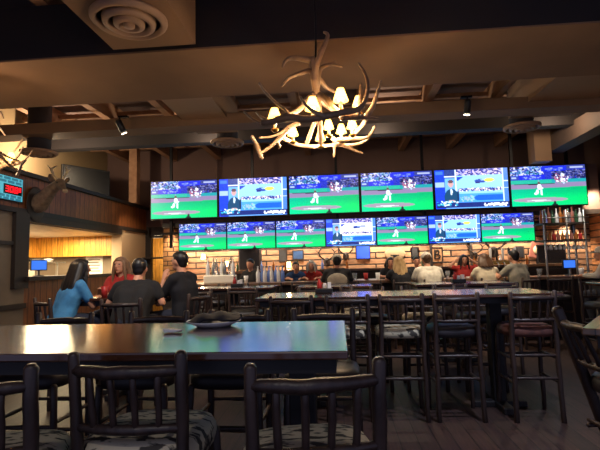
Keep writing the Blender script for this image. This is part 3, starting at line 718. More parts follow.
seatedfar(464, 'woman with long black hair in red top, both arms raised to her head', PI, 'shirt_red', 'stool under the woman with raised arms', hair='long', haircol='hairblack', lean=6, scale=.84, face=True,
          elbows=((-.36, .10, .50), (.36, .10, .50)), hands=((-.14, .03, .66), (.14, .03, .66)))
# free stools along the bar
for px, l in ((212, 'empty stool at the bar before the white bottle tub'), (240, 'empty stool at the bar before the bartender'), (272, 'empty stool at the bar before the blue bottles'),
              (304, 'empty stool at the bar between blue bottles and the patch-backed man'), (368, 'empty stool at the bar between the patch-backed man and the blond woman'),
              (458, 'empty stool at the bar before the woman with raised arms'), (552, 'empty stool at the bar before the hanging glasses')):
    q = atY(px, 270, 7.66); stool(q.x, 7.62, 0, 'dark', l, GB)

# ------------------------------------------------------------------ antler chandelier
CY0 = 3.95
CH = Vector(atY(312, 112, CY0))
def A(x, y, dy): return atY(230+x/3.212, 20+y/3.212, CY0+dy*.8)-CH
def spline(P, n=5):
    out = []; m = len(P)
    for i in range(m-1):
        p0, p1, p2, p3 = P[max(i-1, 0)], P[i], P[i+1], P[min(i+2, m-1)]
        for k in range(n):
            t = k/n; out.append(.5*((2*p1)+(p2-p0)*t+(2*p0-5*p1+4*p2-p3)*t*t+(3*p1-p0-3*p2+p3)*t**3))
    out.append(P[-1]); return out
def antler_mb(groups):
    b = MB()
    for pts, r0, r1 in groups:
        P = spline([A(*p) for p in pts]); n = len(P); b.tube(P, [1.32*(r0+(r1-r0)*(i/(n-1))**1.3) for i in range(n)], 8)
    return b
ch = thing('antler_chandelier', 'large antler chandelier with glowing lamps hanging in front of the screens', 'chandelier', CH)
ANT = [
 [([(278, 235, -.05), (272, 190, -.08), (276, 150, -.12), (290, 112, -.16), (306, 75, -.2), (314, 48, -.2), (302, 39, -.18)], .026, .008)],
 [([(276, 190, 0), (266, 138, .02), (235, 126, -.05), (197, 122, -.1), (177, 133, -.14), (167, 153, -.16)], .024, .007)],
 [([(278, 215, .02), (262, 165, .0), (225, 172, -.12), (190, 186, -.2), (166, 213, -.26)], .022, .006)],
 [([(280, 215, .05), (286, 165, .05), (304, 147, .02), (332, 143, .0), (360, 152, 0)], .022, .006), ([(325, 143, .0), (338, 132, -.02)], .011, .005)],
 [([(282, 190, .08), (292, 195, .1), (308, 215, .14), (330, 228, .18), (352, 240, .2)], .02, .007)],
 [([(266, 125, .0), (268, 180, .03), (280, 240, .06), (288, 320, .1), (292, 400, .3)], .026, .016)],
 [([(275, 235, -.03), (242, 262, -.15), (225, 285, -.25), (190, 305, -.4)], .024, .014)],
 [([(284, 240, -.03), (312, 258, -.2), (330, 282, -.35), (352, 298, -.5)], .026, .016)],
 [([(284, 245, .05), (300, 265, .2), (325, 285, .35), (350, 305, .4)], .022, .014)],
 # front of the ring
 [([(150, 322, -.42), (195, 313, -.55), (240, 319, -.66), (300, 311, -.72), (360, 297, -.66), (408, 288, -.52), (432, 262, -.42), (442, 222, -.36), (436, 178, -.32), (414, 140, -.3)], .026, .008),
  ([(225, 246, -.78), (246, 275, -.78), (275, 298, -.76), (305, 310, -.74)], .006, .018)],
 [([(46, 295, -.2), (70, 316, -.28), (105, 331, -.35), (145, 328, -.42), (185, 300, -.5), (150, 268, -.46), (120, 238, -.42), (95, 204, -.4)], .008, .009), ([(105, 331, -.35), (145, 325, -.42), (190, 306, -.52)], .022, .024), ([(84, 296, -.1), (105, 315, -.22), (140, 326, -.36)], .006, .016)],
 [([(360, 312, -.55), (400, 312, -.42), (440, 314, -.3), (476, 318, -.2)], .024, .007), ([(436, 312, -.3), (456, 284, -.24), (470, 245, -.2), (485, 195, -.18)], .02, .006), ([(412, 300, -.4), (420, 240, -.36), (419, 205, -.36)], .016, .006)],
 # back of the ring
 [([(165, 375, .3), (210, 399, .48), (270, 407, .6), (330, 402, .64), (400, 400, .5), (440, 384, .36), (464, 342, .25)], .018, .008)],
 [([(95, 378, .0), (130, 375, .1), (165, 362, .18), (192, 342, .22), (220, 332, .25)], .007, .018)],
 [([(102, 445, .02), (92, 420, .02), (84, 398, .04), (70, 374, .0)], .016, .012), ([(100, 428, .04), (135, 402, .12), (165, 372, .2), (190, 345, .2)], .01, .02)],
 [([(330, 380, .5), (352, 398, .5), (385, 412, .46), (426, 428, .42)], .018, .006), ([(333, 398, .55), (336, 420, .55), (334, 440, .55)], .013, .006)],
 [([(244, 402, .6), (256, 372, .5), (268, 338, .35), (284, 308, .2)], .018, .016)],
 [([(340, 400, .5), (378, 384, .42), (408, 356, .34), (430, 330, .2), (436, 314, .1)], .012, .018)],
 [([(345, 385, .4), (385, 382, .3), (430, 380, .2), (452, 368, .14), (465, 344, .1)], .018, .007)],
 [([(150, 390, .25), (160, 405, .28), (156, 412, .3)], .012, .005), ([(165, 380, .3), (150, 392, .26)], .012, .012)],
]
for g in ANT: antler_mb(g).build('antler', M['bone'], ch, True)
LAMPS = [(143, 305, -.32), (265, 270, -.5), (355, 242, -.45), (412, 262, -.2), (202, 358, .35), (290, 374, .55), (357, 350, .42), (392, 334, .2), (316, 336, .3)]
for i, (x, y, dy) in enumerate(LAMPS):
    c = A(x, y, dy); s = .80 if i < 3 else .66
    sh = MB().lathe([(.036*s, .07*s), (.080*s, -.06*s), (.077*s, -.06*s), (.033*s, .069*s)], c, 16).build('lamp_shade', M['shade'], ch, True)
    MB().ell(c+Vector((0, 0, -.02)), (.026, .026, .036), 10, 8).build('bulb', M['bulb'], sh, True)
    MB().lathe([(.014, -.17*s), (.014, -.05*s), (.026, -.10*s)][:2], c, 10).build('candle_sleeve', M['bonepale'], ch, True)
    MB().lathe([(.012, -.19*s), (.034, -.165*s), (.034, -.155*s)], c, 10).build('drip_cup', M['gold'], ch, True)
b = MB().tube([A(272, 235, 0), A(275, 120, 0), A(276, 64, 0)], .009, 8)
top = A(276, 64, 0); b.tube([top, Vector((top.x, top.y, ZC-CH.z))], .009, 8); b.build('hanging_rod', M['blackmetal'], ch, True)
MB().lathe([(.07, 0), (.06, -.03), (.02, -.05)], (top.x, top.y, ZC-CH.z), 16).build('ceiling_canopy', M['blackmetal'], ch, True)
for i, (x, y, dy) in enumerate(LAMPS):
    c = A(x, y, dy)+CH; light('chandelier_bulb', 'POINT', (c.x, c.y, c.z-.075), 29, WARM, .03)
# the second chandelier, mostly beyond the picture edge
c2 = copy_tree(ch); q = atY(-24, 143, 4.6); c2.location = q; c2.rotation_euler = (0, 0, math.radians(200)); c2.scale = (.9, .9, .9)
tag(c2, 'antler chandelier cut off at the picture edge above the teal sign', 'chandelier')
light('second_chandelier_bulb', 'POINT', (q.x, q.y, q.z-.15), 26, WARM, .1)

# ------------------------------------------------------------------ deer head, sign
hd = atX(60, 183, -4.62); nb = atX(36, 203, XL+.06)
dr = thing('mounted_deer_head', 'mounted deer head with pale antlers on the board band above the kitchen opening', 'deer head', (nb.x, nb.y, nb.z))
D = hd-nb; Dn = D.normalized(); sd = Dn.cross(Vector((0, 0, 1))).normalized()
b = MB(); b.cone((.05, 0, -.02), .16, D*.55+Vector((0, 0, -.02)), .105); b.cone(D*.5, .105, D*.98, .075)
nose = Vector((.10, .10, -.12)).normalized()
nose = (Vector((.55, -.35, -.55))).normalized()
b.cone(D, .085, D+nose*.14, .055); b.cone(D+nose*.12, .055, D+nose*.24, .040); b.fused('head_and_neck', M['fur'], dr, .014, 4)
MB().ell(D+nose*.245, (.044, .044, .036), 12, 8).build('muzzle', M['furpale'], dr, True)
ns = nose.cross(Vector((0, 0, 1))).normalized()
for s in (-1, 1):
    MB().ell(D+ns*s*.13+Vector((-.03, .02, .07)), (.05, .035, .09), 10, 8, Euler((s*.9, .5*s, 0))).build('ear', M['fur'], dr, True)
    MB().ell(D+nose*.06+ns*s*.07+Vector((0, 0, .03)), (.016, .016, .016), 8, 6).build('eye', M['eye'], dr, True)
    P = [D+ns*s*.04+Vector((0, 0, .06)), D+ns*s*.09+Vector((-.02, 0, .13)), D+ns*s*.13+Vector((.0, -.02, .20)), D+ns*s*.08+Vector((.04, -.04, .27))]
    a = MB(); a.tube(spline(P), .016, 8)
    a.tube([P[1], P[1]+ns*s*.02+Vector((.04, -.04, .08))], [.013, .005], 8); a.tube([P[2], P[2]+ns*s*.06+Vector((0, 0, .07))], [.013, .005], 8)
    a.build('antler', M['bonepale'], dr, True)
MB().ell((0, 0, -.02), (.03, .24, .30), 20, 12).build('plaque', M['darktrim'], dr, True)
# teal display with red digits
s0 = atX(23, 192, XL+.07); y1 = s0.y; zt = atX(22, 179, XL+.07).z; zb = atX(22, 203, XL+.07).z
sg = thing('menu_display', 'teal wall display with red 308 degree digits above the tan panels', 'display', (XL+.07, y1, (zt+zb)/2))
hh = (zt-zb)/2
MB().box(-.04, 0, -1.35, 0, -hh, hh, .006).build('housing', M['black'], sg)
MB().box(0, .004, -1.33, -.015, -hh+.015, hh-.015).build('screen_face', M['teal'], sg)
b = MB(); rr = random.Random(4)
for zz in (hh*.78, hh*.52, -hh*.62, -hh*.84):
    y = -1.28
    while y < -.08:
        l = rr.uniform(.05, .16); b.box(.004, .006, y, min(y+l, -.05), zz-.022, zz+.016); y += l+.035
b.build('text_pattern', M['tealdark'], sg)
MB().box(.004, .012, -.44, -.035, -hh*.48, hh*.30, .003).build('digit_window', M['black'], sg)
SEG = {'3': 'abgcd', '0': 'abcdef', '8': 'abcdefg'}
w, h_, th = .072, hh*.5, .017; zc = -hh*.09
for k, chh in enumerate('308'):
    y0 = -.405+k*.098; b = MB()
    def bar(n):
        ya, yb = y0, y0+w
        return dict(a=(ya, yb, zc+h_/2-th, zc+h_/2), d=(ya, yb, zc-h_/2, zc-h_/2+th), g=(ya, yb, zc-th/2, zc+th/2), f=(ya, ya+th, zc, zc+h_/2), e=(ya, ya+th, zc-h_/2, zc), b=(yb-th, yb, zc, zc+h_/2), c=(yb-th, yb, zc-h_/2, zc))[n]
    for n in SEG[chh]:
        a_, b_, c_, d_ = bar(n); b.box(.012, .015, a_, b_, c_, d_)
    b.build('red_digit', M['led'], sg)
b = MB()
y0 = -.115
for a_, b_, c_, d_ in ((y0, y0+.045, zc+h_/2-.016, zc+h_/2), (y0, y0+.045, zc+h_/2-.07, zc+h_/2-.054), (y0, y0+.016, zc+h_/2-.07, zc+h_/2), (y0+.031, y0+.045, zc+h_/2-.07, zc+h_/2)): b.box(.012, .015, a_, b_, c_, d_)
b.build('degree_mark', M['led'], sg)

# ------------------------------------------------------------------ kitchen fittings
t = thing('kitchen_counter', 'white kitchen counter inside the lit opening', 'counter', (-7.4, 8.5, 0))
MB().box(-.42, .3, -2.3, 1.9, 1.12, 1.18, .006).build('counter_top', M['counterwhite'], t); MB().box(-.4, .26, -2.28, 1.88, 0, 1.12).build('cabinet_body', M['steel'], t)
t = thing('pass_shelf', 'steel pass shelf across the kitchen opening', 'shelf', (-6.6, 8.6, 0))
MB().box(-.16, .16, -1.5, 1.6, 1.56, 1.585).build('shelf_board', M['steel'], t)
for y in (-1.4, .1, 1.5): MB().box(-.02, .02, y-.02, y+.02, 0, 1.56).build('post', M['steel'], t)
def monitor(loc, rz, label, w=.32, h=.22, base=.12):
    t = thing('monitor', label, 'monitor', loc, rz)
    MB().box(-w/2, w/2, 0, .035, base, base+h, .006).build('housing', M['black'], t); MB().box(-w/2+.015, w/2-.015, -.004, 0, base+.015, base+h-.015).build('screen', M['bluescreen'], t)
    MB().lathe([(.09, 0), (.09, .012), (.02, .02), (.018, base+.02)], (0, .02, 0), 14).build('stand', M['black'], t, True)
q = atX(40, 270, -5.3); monitor((-5.32, q.y, 1.29), math.radians(50), 'small blue order monitor on the kitchen sill', .27, .19, .1)
def pan(loc, m, label): tag(MB().lathe([(0, 0), (.11, 0), (.14, .06), (.145, .06), (.115, -.004), (0, -.006)], loc, 16).build('pan', m, None, True), label, 'pan', 'pans on the pass shelf')
for k in range(3): pan((-6.6, 8.9+k*.42, 1.59), M['steel'] if k != 1 else M['blackmetal'], ('steel pan on the pass shelf nearest the blue monitor', 'black pan on the pass shelf between two steel pans', 'steel pan on the pass shelf by the end wall')[k])
for k, (y, w, h, mm) in enumerate(((7.6, .18, .22, 'white'), (8.0, .14, .14, 'steel'), (8.35, .2, .18, 'white'), (8.8, .15, .12, 'red'), (9.5, .22, .16, 'white'), (9.95, .2, .24, 'tile'))):
    o = MB().box(-6.7-w/2, -6.7+w/2, y-w/2, y+w/2, 1.18, 1.18+h, .01).build('food_container', M[mm]); o.location = (-.5, 0, 0)
    tag(o, ('tall white food container on the kitchen counter nearest the monitor', 'small steel container on the kitchen counter', 'wide white container on the kitchen counter', 'red container on the kitchen counter', 'low white container at the far kitchen counter', 'pale square container by the kitchen end wall')[k], 'container', 'containers on the kitchen counter')
q = atX(113, 262, -5.3)
t = thing('notice_sheet', 'white notice sheet on the kitchen end wall behind the brown-haired woman', 'notice', (-6.05, 10.752, 1.5))
MB().box(-.22, .22, -.008, 0, -.3, .22).build('sheet', M['paper'], t); b = MB()
for k in range(5): b.box(-.16, .16-.04*(k % 2), -.010, -.008, .12-.07*k, .15-.07*k)
b.build('print_pattern', M['shirt_grey'], t)
lp = thing('heat_lamp', 'dark heat lamp rod hanging inside the kitchen opening', 'lamp', (-5.5, 7.45, 2.2))
MB().tube([(0, 0, 0), (0, 0, -.5)], .014, 8).build('rod', M['blackmetal'], lp, True); MB().lathe([(.025, -.48), (.09, -.60), (.085, -.60), (.02, -.49)], seg=14).build('shade', M['steel'], lp, True)
# dark box speaker and wall television up by the kitchen
t = thing('television', 'switched-off black television high beside the upper screens near the kitchen', 'television', (-5.6, 9.6, 3.35), math.radians(58))
MB().box(-.55, .55, 0, .08, -.34, .34, .01).build('bezel', M['black'], t); MB().box(-.52, .52, -.004, 0, -.31, .31).build('screen', mat('dead_screen', (10, 10, 14), .25), t); MB().box(-.05, .05, .08, .5, -.05, .05).build('bracket', M['blackmetal'], t)
struct('trim_31', MB().box(-5.2, -5.0, 10.8, 11.0, 3.03, 4.5), M['joist'])
t = thing('wall_shelf', 'dark shelf board across the lit passage near the stone column', 'shelf', (-4.85, 11.72, 1.66))
MB().box(-.42, .42, -.12, .12, -.02, .02, .006).build('board', M['darktrim'], t); MB().box(-.36, -.32, -.1, .1, -.12, -.02).box(.30, .34, -.1, .1, -.12, -.02).build('bracket', M['blackmetal'], t)

def lathe_thing(name, prof, m, loc, label, cat, group, seg=12, cap=None):
    me = MB().lathe(prof, seg=seg).mesh(name, m, True); o = link(name, me, None, loc); tag(o, label, cat, group)
    if cap: MB().lathe(cap[0], seg=10).build('cap', cap[1], o, True)
    return o
# ------------------------------------------------------------------ tabletop items, bar items
q = atY(107, 284, 4.85); lathe_thing('tumbler', [(.030, 0), (.038, .12), (.035, .12), (.027, .008), (0, .008)], M['red'], (q.x, 4.8, 1.07), 'tall red tumbler on the diners table between blue and black shirts', 'cup', None)
q = atZ(214, 326, 1.07)
t = thing('plate', 'white plate on the near table under a dark cloth', 'plate', (q.x, q.y, 1.07))
MB().lathe([(0, .004), (.075, .004), (.125, .026), (.135, .03), (.135, .026), (.08, 0), (0, 0)], seg=28).build('dish', M['plate'], t, True)
b = MB(); rr = random.Random(3)
n = 14; vs = []; fs = []
for j in range(n+1):
    for i in range(n+1):
        x, y = -.125+.25*i/n, -.10+.2*j/n; d = max(0, 1-(x/.13)**2-(y/.11)**2)
        vs.append((x+.01, y+.01, .03+.036*d**.5+.005*math.sin(x*60+y*25)*(.4+d)+.012*max(0, x)/.12))
for j in range(n):
    for i in range(n): a = j*(n+1)+i; fs.append((a, a+1, a+n+2, a+n+1))
k0 = len(vs); vs2 = [(x, y, z-.008) for x, y, z in vs]; b.add(vs, fs).add(vs2, [tuple(reversed(f)) for f in fs])
o = b.build('folded_cloth', M['napkin'], None, True, (q.x, q.y, 1.07)); tag(o, 'dark crumpled cloth napkin piled on the white plate', 'napkin')
q = atZ(172, 333, 1.07); b = MB(); rr = random.Random(8)
pts = [(rr.uniform(-.05, .05), rr.uniform(-.03, .03), rr.uniform(.001, .02)) for _ in range(26)]
bm = bmesh.new(); [bm.verts.new(p_) for p_ in pts]; r_ = bmesh.ops.convex_hull(bm, input=bm.verts); bmesh.ops.delete(bm, geom=[g for g in r_['geom_interior'] if isinstance(g, bmesh.types.BMVert)], context='VERTS')
o = b.bm(bm).build('paper_scrap', M['paper'], None, False, (q.x, q.y, 1.071)); tag(o, 'small crumpled white paper scrap on the near table', 'paper')
def caddy(x, y, label):
    t = thing('condiment_caddy', label, 'caddy', (x, y, 1.07))
    MB().box(-.09, .09, -.06, .06, 0, .05, .008).build('tray', M['black'], t)
    MB().lathe([(.026, .01), (.026, .10), (.012, .13), (.012, .15)], (-.045, 0, 0), 12).build('sauce_bottle', M['red'], t, True)
    MB().lathe([(.022, .01), (.022, .08), (.018, .09), (.018, .1)], (.01, .02, 0), 12).build('shaker', M['plate'], t, True)
    MB().box(.04, .075, -.04, .04, .01, .11).build('menu_card', M['paper'], t)
q = atZ(324, 293, 1.07); caddy(q.x, q.y, 'dark condiment caddy on the long middle table')
caddy(-1.5, 6.6, 'condiment caddy on the small table behind the dark shirted man')
caddy(1.65, 6.5, 'condiment caddy on the small table below the white capped man')
BOT = [(.034, 0), (.036, .01), (.036, .17), (.03, .2), (.014, .235), (.013, .30), (.015, .305), (.015, .315)]
CUP = [(.032, 0), (.042, .13), (.039, .13), (.03, .008), (0, .008)]
# white tub with tall bottles
q = atY(221, 280, 8.4)
t = thing('bottle_tub', 'white tub of tall bottles on the bar near the kitchen', 'tub', (q.x, 8.4, BT))
MB().box(-.30, .28, -.14, .14, 0, .15, .02).build('tub_body', M['white'], t)
for k in range(7):
    o = link('bottle', MB().lathe([(r*1.05, z*1.0) for r, z in BOT], seg=12).mesh('bottle', (M['plate'], M['steel'], M['glass'])[k % 3], True), None, (q.x-.24+.08*k, 8.4+(.05 if k % 2 else -.04), BT+.151+(.06 if k == 3 else 0)*0))
    tag(o, 'pale tall bottle standing in a row on the white tub', 'bottle', 'bottles on the white tub')
# blue bottles
q = atY(270, 280, 8.5)
for k in range(8):
    o = link('bottle', MB().lathe([(r, z*.95) for r, z in BOT], seg=12).mesh('bottle', M['bluebottle'] if k % 2 else M['plate'], True), None, (q.x-.22+.065*k, 8.5+(.06 if k % 2 else -.05), BT))
    tag(o, 'bluish bottle in the cluster on the bar beside the bartender' if k % 2 else 'pale bottle in the blue cluster on the bar beside the bartender', 'bottle', 'bottle cluster beside the bartender')
# glasses and papers on the counter
for k, (px, m, l) in enumerate(((246, 'paper', 'white cup before the bartender'), (355, 'glass', 'clear glass beside the patch-backed man'), (366, 'red', 'red cup beside the patch-backed man'), (378, 'paper', 'white cup on the bar before the dark-haired person'),
                                (448, 'glass', 'clear glass beside the white shirted man'), (505, 'amber', 'amber drink between the pale shirt and grey shirt guests'), (582, 'paper', 'white cup beside the blue bar monitor'), (540, 'glass', 'clear glass beside the grey shirted man'))):
    q = atY(px, 280, 8.3); lathe_thing('cup', CUP, M[m], (q.x, 8.3, BT), l, 'cup', 'cups along the bar')
for k, (px, l) in enumerate(((362, 'white menu lying on the bar beside the patch-backed man'), (372, 'white menu lying on the bar before the dark-haired person'), (420, 'white menu on the bar before the white shirted man'), (476, 'white menu on the bar before the woman with raised arms'))):
    q = atY(px, 281, 8.4); tag(MB().box(-.13, .13, -.17, .17, 0, .012).build('menu', M['paper'], None, False, (q.x, 8.4, BT+.001)), l, 'menu', 'menus on the bar')
# beer taps near the brown-haired guest
q = atY(501, 280, 8.75)
t = thing('beer_tap_tower', 'brass beer tap tower between the pale shirt and grey shirt guests', 'beer tap', (q.x, 8.62, BT))
MB().box(-.28, .28, -.05, .05, .22, .30, .015).build('tap_bar', M['gold'], t)
for s in (-.2, .2): MB().lathe([(.05, 0), (.032, .03), (.03, .24)], (s, 0, 0), 14).build('column', M['gold'], t, True)
for k in range(5):
    h = MB().lathe([(.014, .30), (.02, .36), (.026, .50), (.012, .53)], (-.22+.11*k, -.05, 0), 10).build('tap_handle', M['darktrim' if k % 2 else 'paper'], t, True); MB().tube([(-.22+.11*k, -.05, .26), (-.22+.11*k, -.12, .24), (-.22+.11*k, -.13, .18)], .012, 8).build('spout', M['steel'], h, True)
q = atY(569, 276, 8.55); monitor((q.x, 8.5, BT), math.radians(8), 'small blue lit bar monitor before the hanging glasses', .24, .16, .12)
# overhead bottle shelf with hanging glasses
qa = atY(538, 224, 9.6); qb = atY(583, 222, 9.6); zsh = qa.z; xa, xb = qa.x, qb.x
t = thing('overhead_bottle_rack', 'dark overhead rack of bottles with hanging glasses at the end of the bar', 'shelf', ((xa+xb)/2, 9.6, 0)); hw = (xb-xa)/2
zl = atY(560, 240, 9.6).z
MB().box(-hw, hw, -.22, .22, zsh-.03, zsh).build('upper_shelf', M['darktrim'], t); MB().box(-hw, hw, -.22, .22, zl-.03, zl).build('lower_shelf', M['darktrim'], t)
for x in (-hw+.03, .0+.02, hw-.08):
    for y in ((-.2,) if x < hw-.1 else (-.2, .2)): MB().tube([(x, y, .0), (x, y, zsh+.25)], .022, 8).build('post', M['steel'], t, True)
MB().tube([(-hw, -.22, zsh+.1), (hw, -.22, zsh+.1)], .012, 8).build('guard_rail', M['steel'], t, True)
kinds = ['amber', 'glass', 'pinkbox', 'greenglass', 'plate', 'amber']
for k in range(11):
    x = (xa+xb)/2-hw+.06+k*(2*hw-.12)/10; o = link('bottle', MB().lathe([(r, z*(.85+.2*(k % 3)/2)) for r, z in BOT], seg=12).mesh('bottle', M[kinds[k % 6]], True), None, (x, 9.58, zsh))
    tag(o, {'amber': 'amber bottle', 'glass': 'clear bottle', 'pinkbox': 'reddish bottle', 'greenglass': 'green bottle', 'plate': 'white bottle'}[kinds[k % 6]]+' standing along the top of the overhead rack', 'bottle', 'bottles on the overhead rack')
for k in range(9):
    x = (xa+xb)/2-hw+.1+k*(2*hw-.2)/8; o = link('bottle', MB().lathe([(r, z*.6) for r, z in BOT], seg=12).mesh('bottle', M[('pinkbox', 'amber', 'red')[k % 3]], True), None, (x, 9.55, zl))
    tag(o, ('reddish', 'amber', 'red')[k % 3]+' squat bottle on the lower shelf of the overhead rack', 'bottle', 'bottles on the lower rack shelf')
WG = [(.034, 0), (.03, -.006), (.005, -.012), (.005, -.08), (.03, -.10), (.036, -.14), (.030, -.17)]
wg = MB().lathe(WG, seg=12).mesh('wine_glass', M['plate'], True)
for k in range(9):
    x = (xa+xb)/2-hw*.8+k*hw*.2; tag(link('wine_glass', wg, None, (x, 9.5, zl-.03)), 'pale stemmed glass hanging upside down under the overhead rack', 'glass', 'glasses hanging from the rack')
q = atY(552, 254, 11.7); t = thing('television', 'switched-off dark screen on the log wall under the hanging glasses', 'television', (q.x, 11.72, q.z)); MB().box(-.35, .35, 0, .08, -.24, .24, .01).build('bezel', M['black'], t); MB().box(-.32, .32, -.004, 0, -.21, .21).build('screen', bpy.data.materials['dead_screen'], t)

# decorations on the log wall
def deco(px, py): return atY(px, py, YB-.04)
q = deco(363, 252)
t = thing('lit_sign', 'small blue lit square sign on the log wall under the white news screen', 'sign', q)
MB().box(-.19, .19, 0, .04, -.19, .19, .01).build('frame', M['black'], t); MB().box(-.165, .165, -.006, 0, -.165, .165).build('lit_face', M['neonblue'], t)
q = deco(395, 254)
t = thing('oval_plaque', 'pale oval plaque with dark emblem on the log wall above the blond woman', 'plaque', q)
o = MB().ell((0, 0.015, 0), (.27, .03, .16), 24, 10).build('plate', M['plaque_tan'], t, True); MB().box(-.12, .1, -.036, -.026, -.05, -.02).box(-.05, .04, -.038, -.028, -.085, -.05).build('emblem', M['black'], t)
q = deco(437, 255)
t = thing('letter_sign', 'dark framed letter B sign on the log wall above the white capped man', 'sign', q)
MB().box(-.15, .15, 0, .03, -.2, .2, .006).build('board', mat('sign_board', (150, 112, 78), .6), t)
b = MB(); b.box(-.15, .15, -.012, 0, .17, .2).box(-.15, .15, -.012, 0, -.2, -.17).box(-.15, -.12, -.012, 0, -.17, .17).box(.12, .15, -.012, 0, -.17, .17); b.build('frame', M['black'], t)
fc = bpy.data.curves.new('letter', 'FONT'); fc.body = 'B'; fc.size = .34; fc.extrude = .006; fc.align_x = 'CENTER'; fc.align_y = 'CENTER'
fo = bpy.data.objects.new('letter', fc); COL.objects.link(fo); me = bpy.data.meshes.new_from_object(fo.evaluated_get(bpy.context.evaluated_depsgraph_get())); bpy.data.objects.remove(fo)
me.materials.clear(); me.materials.append(M['black']); lo = link('letter', me, t); lo.rotation_euler = (PI/2, 0, 0); lo.location = (0, -.01, 0)
q = deco(536, 250)
t = thing('diamond_plaque', 'pale reddish diamond plaque on the log wall beside the grey shirted man', 'plaque', q)
b = MB().box(-.14, .14, 0, .03, -.2, .2, .01); o = b.build('plate', M['pinkbox'], t); o.rotation_euler = (0, math.radians(14), 0); MB().ell((0, -.01, 0), (.07, .025, .1), 14, 8).build('emblem', M['bonepale'], t, True)
def wall_antlers(px, py, label, sc=1):
    q = deco(px, py); t = thing('mounted_antlers', label, 'antlers', q)
    MB().ell((0, .02, 0), (.09*sc, .03, .12*sc), 14, 8).build('plaque', M['darktrim'], t, True)
    for s in (-1, 1):
        b = MB(); P = [Vector((s*.03, -.02, .05)), Vector((s*.14, -.10, .12)), Vector((s*.20, -.12, .24)), Vector((s*.14, -.12, .34))]; b.tube([p*sc for p in spline(P)], .018*sc, 8)
        b.tube([P[1]*sc, (P[1]+Vector((s*.1, -.05, .06)))*sc], [.014, .005], 6); b.tube([P[2]*sc, (P[2]+Vector((s*.1, -.02, .08)))*sc], [.014, .005], 6); b.build('antler', M['darktrim'], t, True)
wall_antlers(327, 262, 'dark antlers mounted on the log wall above the patch-backed man'); wall_antlers(494, 252, 'dark antlers mounted on the log wall above the brown-haired guest', 1.2); wall_antlers(346, 256, 'dark antlers mounted on the log wall beside the blue sign', .9); wall_antlers(475, 255, 'dark antlers mounted on the log wall above the raised arms woman', .8)
def plate_deco(px, py, w, h, m1, m2, label):
    q = deco(px, py); t = thing('framed_picture', label, 'picture', q); MB().box(-w/2, w/2, 0, .03, -h/2, h/2, .006).build('frame', M[m1], t); MB().box(-w/2+.03, w/2-.03, -.006, 0, -h/2+.03, h/2-.03).build('panel', M[m2], t)
plate_deco(250, 258, .62, .62, 'darktrim', 'blackmetal', 'dark louvred frame on the log wall behind the bartender')
plate_deco(283, 256, .22, .34, 'darktrim', 'shirt_charcoal', 'dark narrow picture on the log wall between bartender and red top')
plate_deco(298, 255, .3, .26, 'darktrim', 'shirt_teal', 'bluish picture on the log wall above the person in blue')
plate_deco(415, 253, .2, .3, 'blackmetal', 'shirt_charcoal', 'dark picture on the log wall between oval plaque and letter sign')
plate_deco(520, 252, .22, .3, 'darktrim', 'shirt_navy', 'dark picture on the log wall above the grey shirted man')
# bottles on the back bar
bk = MB().lathe([(r*.9, z*.75) for r, z in BOT], seg=10); CLEAR = [deco(q_, 254).x for q_ in (363, 395, 437, 536)]
bms = {k: bk.mesh('bottle', M[k], True) for k in ('amber', 'greenglass', 'plate', 'bluebottle')}
for k in range(26):
    if min(abs(-2.9+k*.31-q_) for q_ in CLEAR) < .33: continue
    kk = ('amber', 'greenglass', 'plate', 'bluebottle', 'amber')[k % 5]
    o = link('bottle', bms[kk], None, (-2.9+k*.31, 11.4, 1.26)); tag(o, {'amber': 'amber', 'greenglass': 'green', 'plate': 'white', 'bluebottle': 'blue'}[kk]+' bottle in the row along the back bar', 'bottle', 'bottles along the back bar')
# wall sconces washing the log wall
LAB = ['by the stone column', 'above the white bottle tub', 'beside the bartender', 'above the red top', 'beside the dark antlers', 'under the white news screen', 'above the dark-haired person', 'beside the letter sign', 'above the raised arms woman', 'beside the diamond plaque', 'at the bottle rack end']
for k, px in enumerate((192, 226, 268, 306, 342, 378, 412, 446, 484, 522, 572)):
    q = atY(px, 250, 11.62); z = 2.32
    t = thing('downlight', 'small warm downlight over the log wall '+LAB[k], 'light', (q.x, 11.5, z))
    MB().lathe([(.05, .10), (.05, .0), (.062, -.02), (.05, -.02), (.042, .02)], seg=14).build('housing', M['blackmetal'], t, True); MB().lathe([(0, .0), (.04, .0)], seg=14).build('lens', M['warmglow'], t)
    light('wall_wash', 'SPOT', (q.x, 11.5, z-.03), 190, (1, .82, .6), .06, (q.x+.0, 11.95, 1.1), 100, .7)
def sconce(px, py, label):
    q = atY(px, py, 11.66); t = thing('wall_lamp', label, 'lamp', q)
    MB().lathe([(.07, -.06), (.05, .08), (.047, .08), (.066, -.06)], (0, -.06, 0), 14).build('lamp_shade', M['warmglow'], t, True); MB().box(-.03, .03, -.05, .13, -.02, .02).build('bracket', M['blackmetal'], t)
    light('wall_light', 'POINT', (q.x, q.y-.14, q.z-.06), 9, WARM2, .06)
sconce(186, 262, 'small warm wall lamp between the stone column and white tub'); light('column_wash', 'SPOT', (cq.x+.05, 10.95, 2.3), 40, WARM2, .05, (cq.x-.05, 11.4, 1.5), 90, .8)
sconce(204, 257, 'cream shaded wall lamp on the log wall beside the stone column'); sconce(228, 264, 'warm glowing wall lamp beside the white tub of bottles'); sconce(289, 265, 'pinkish glowing wall lamp between bartender and red top')
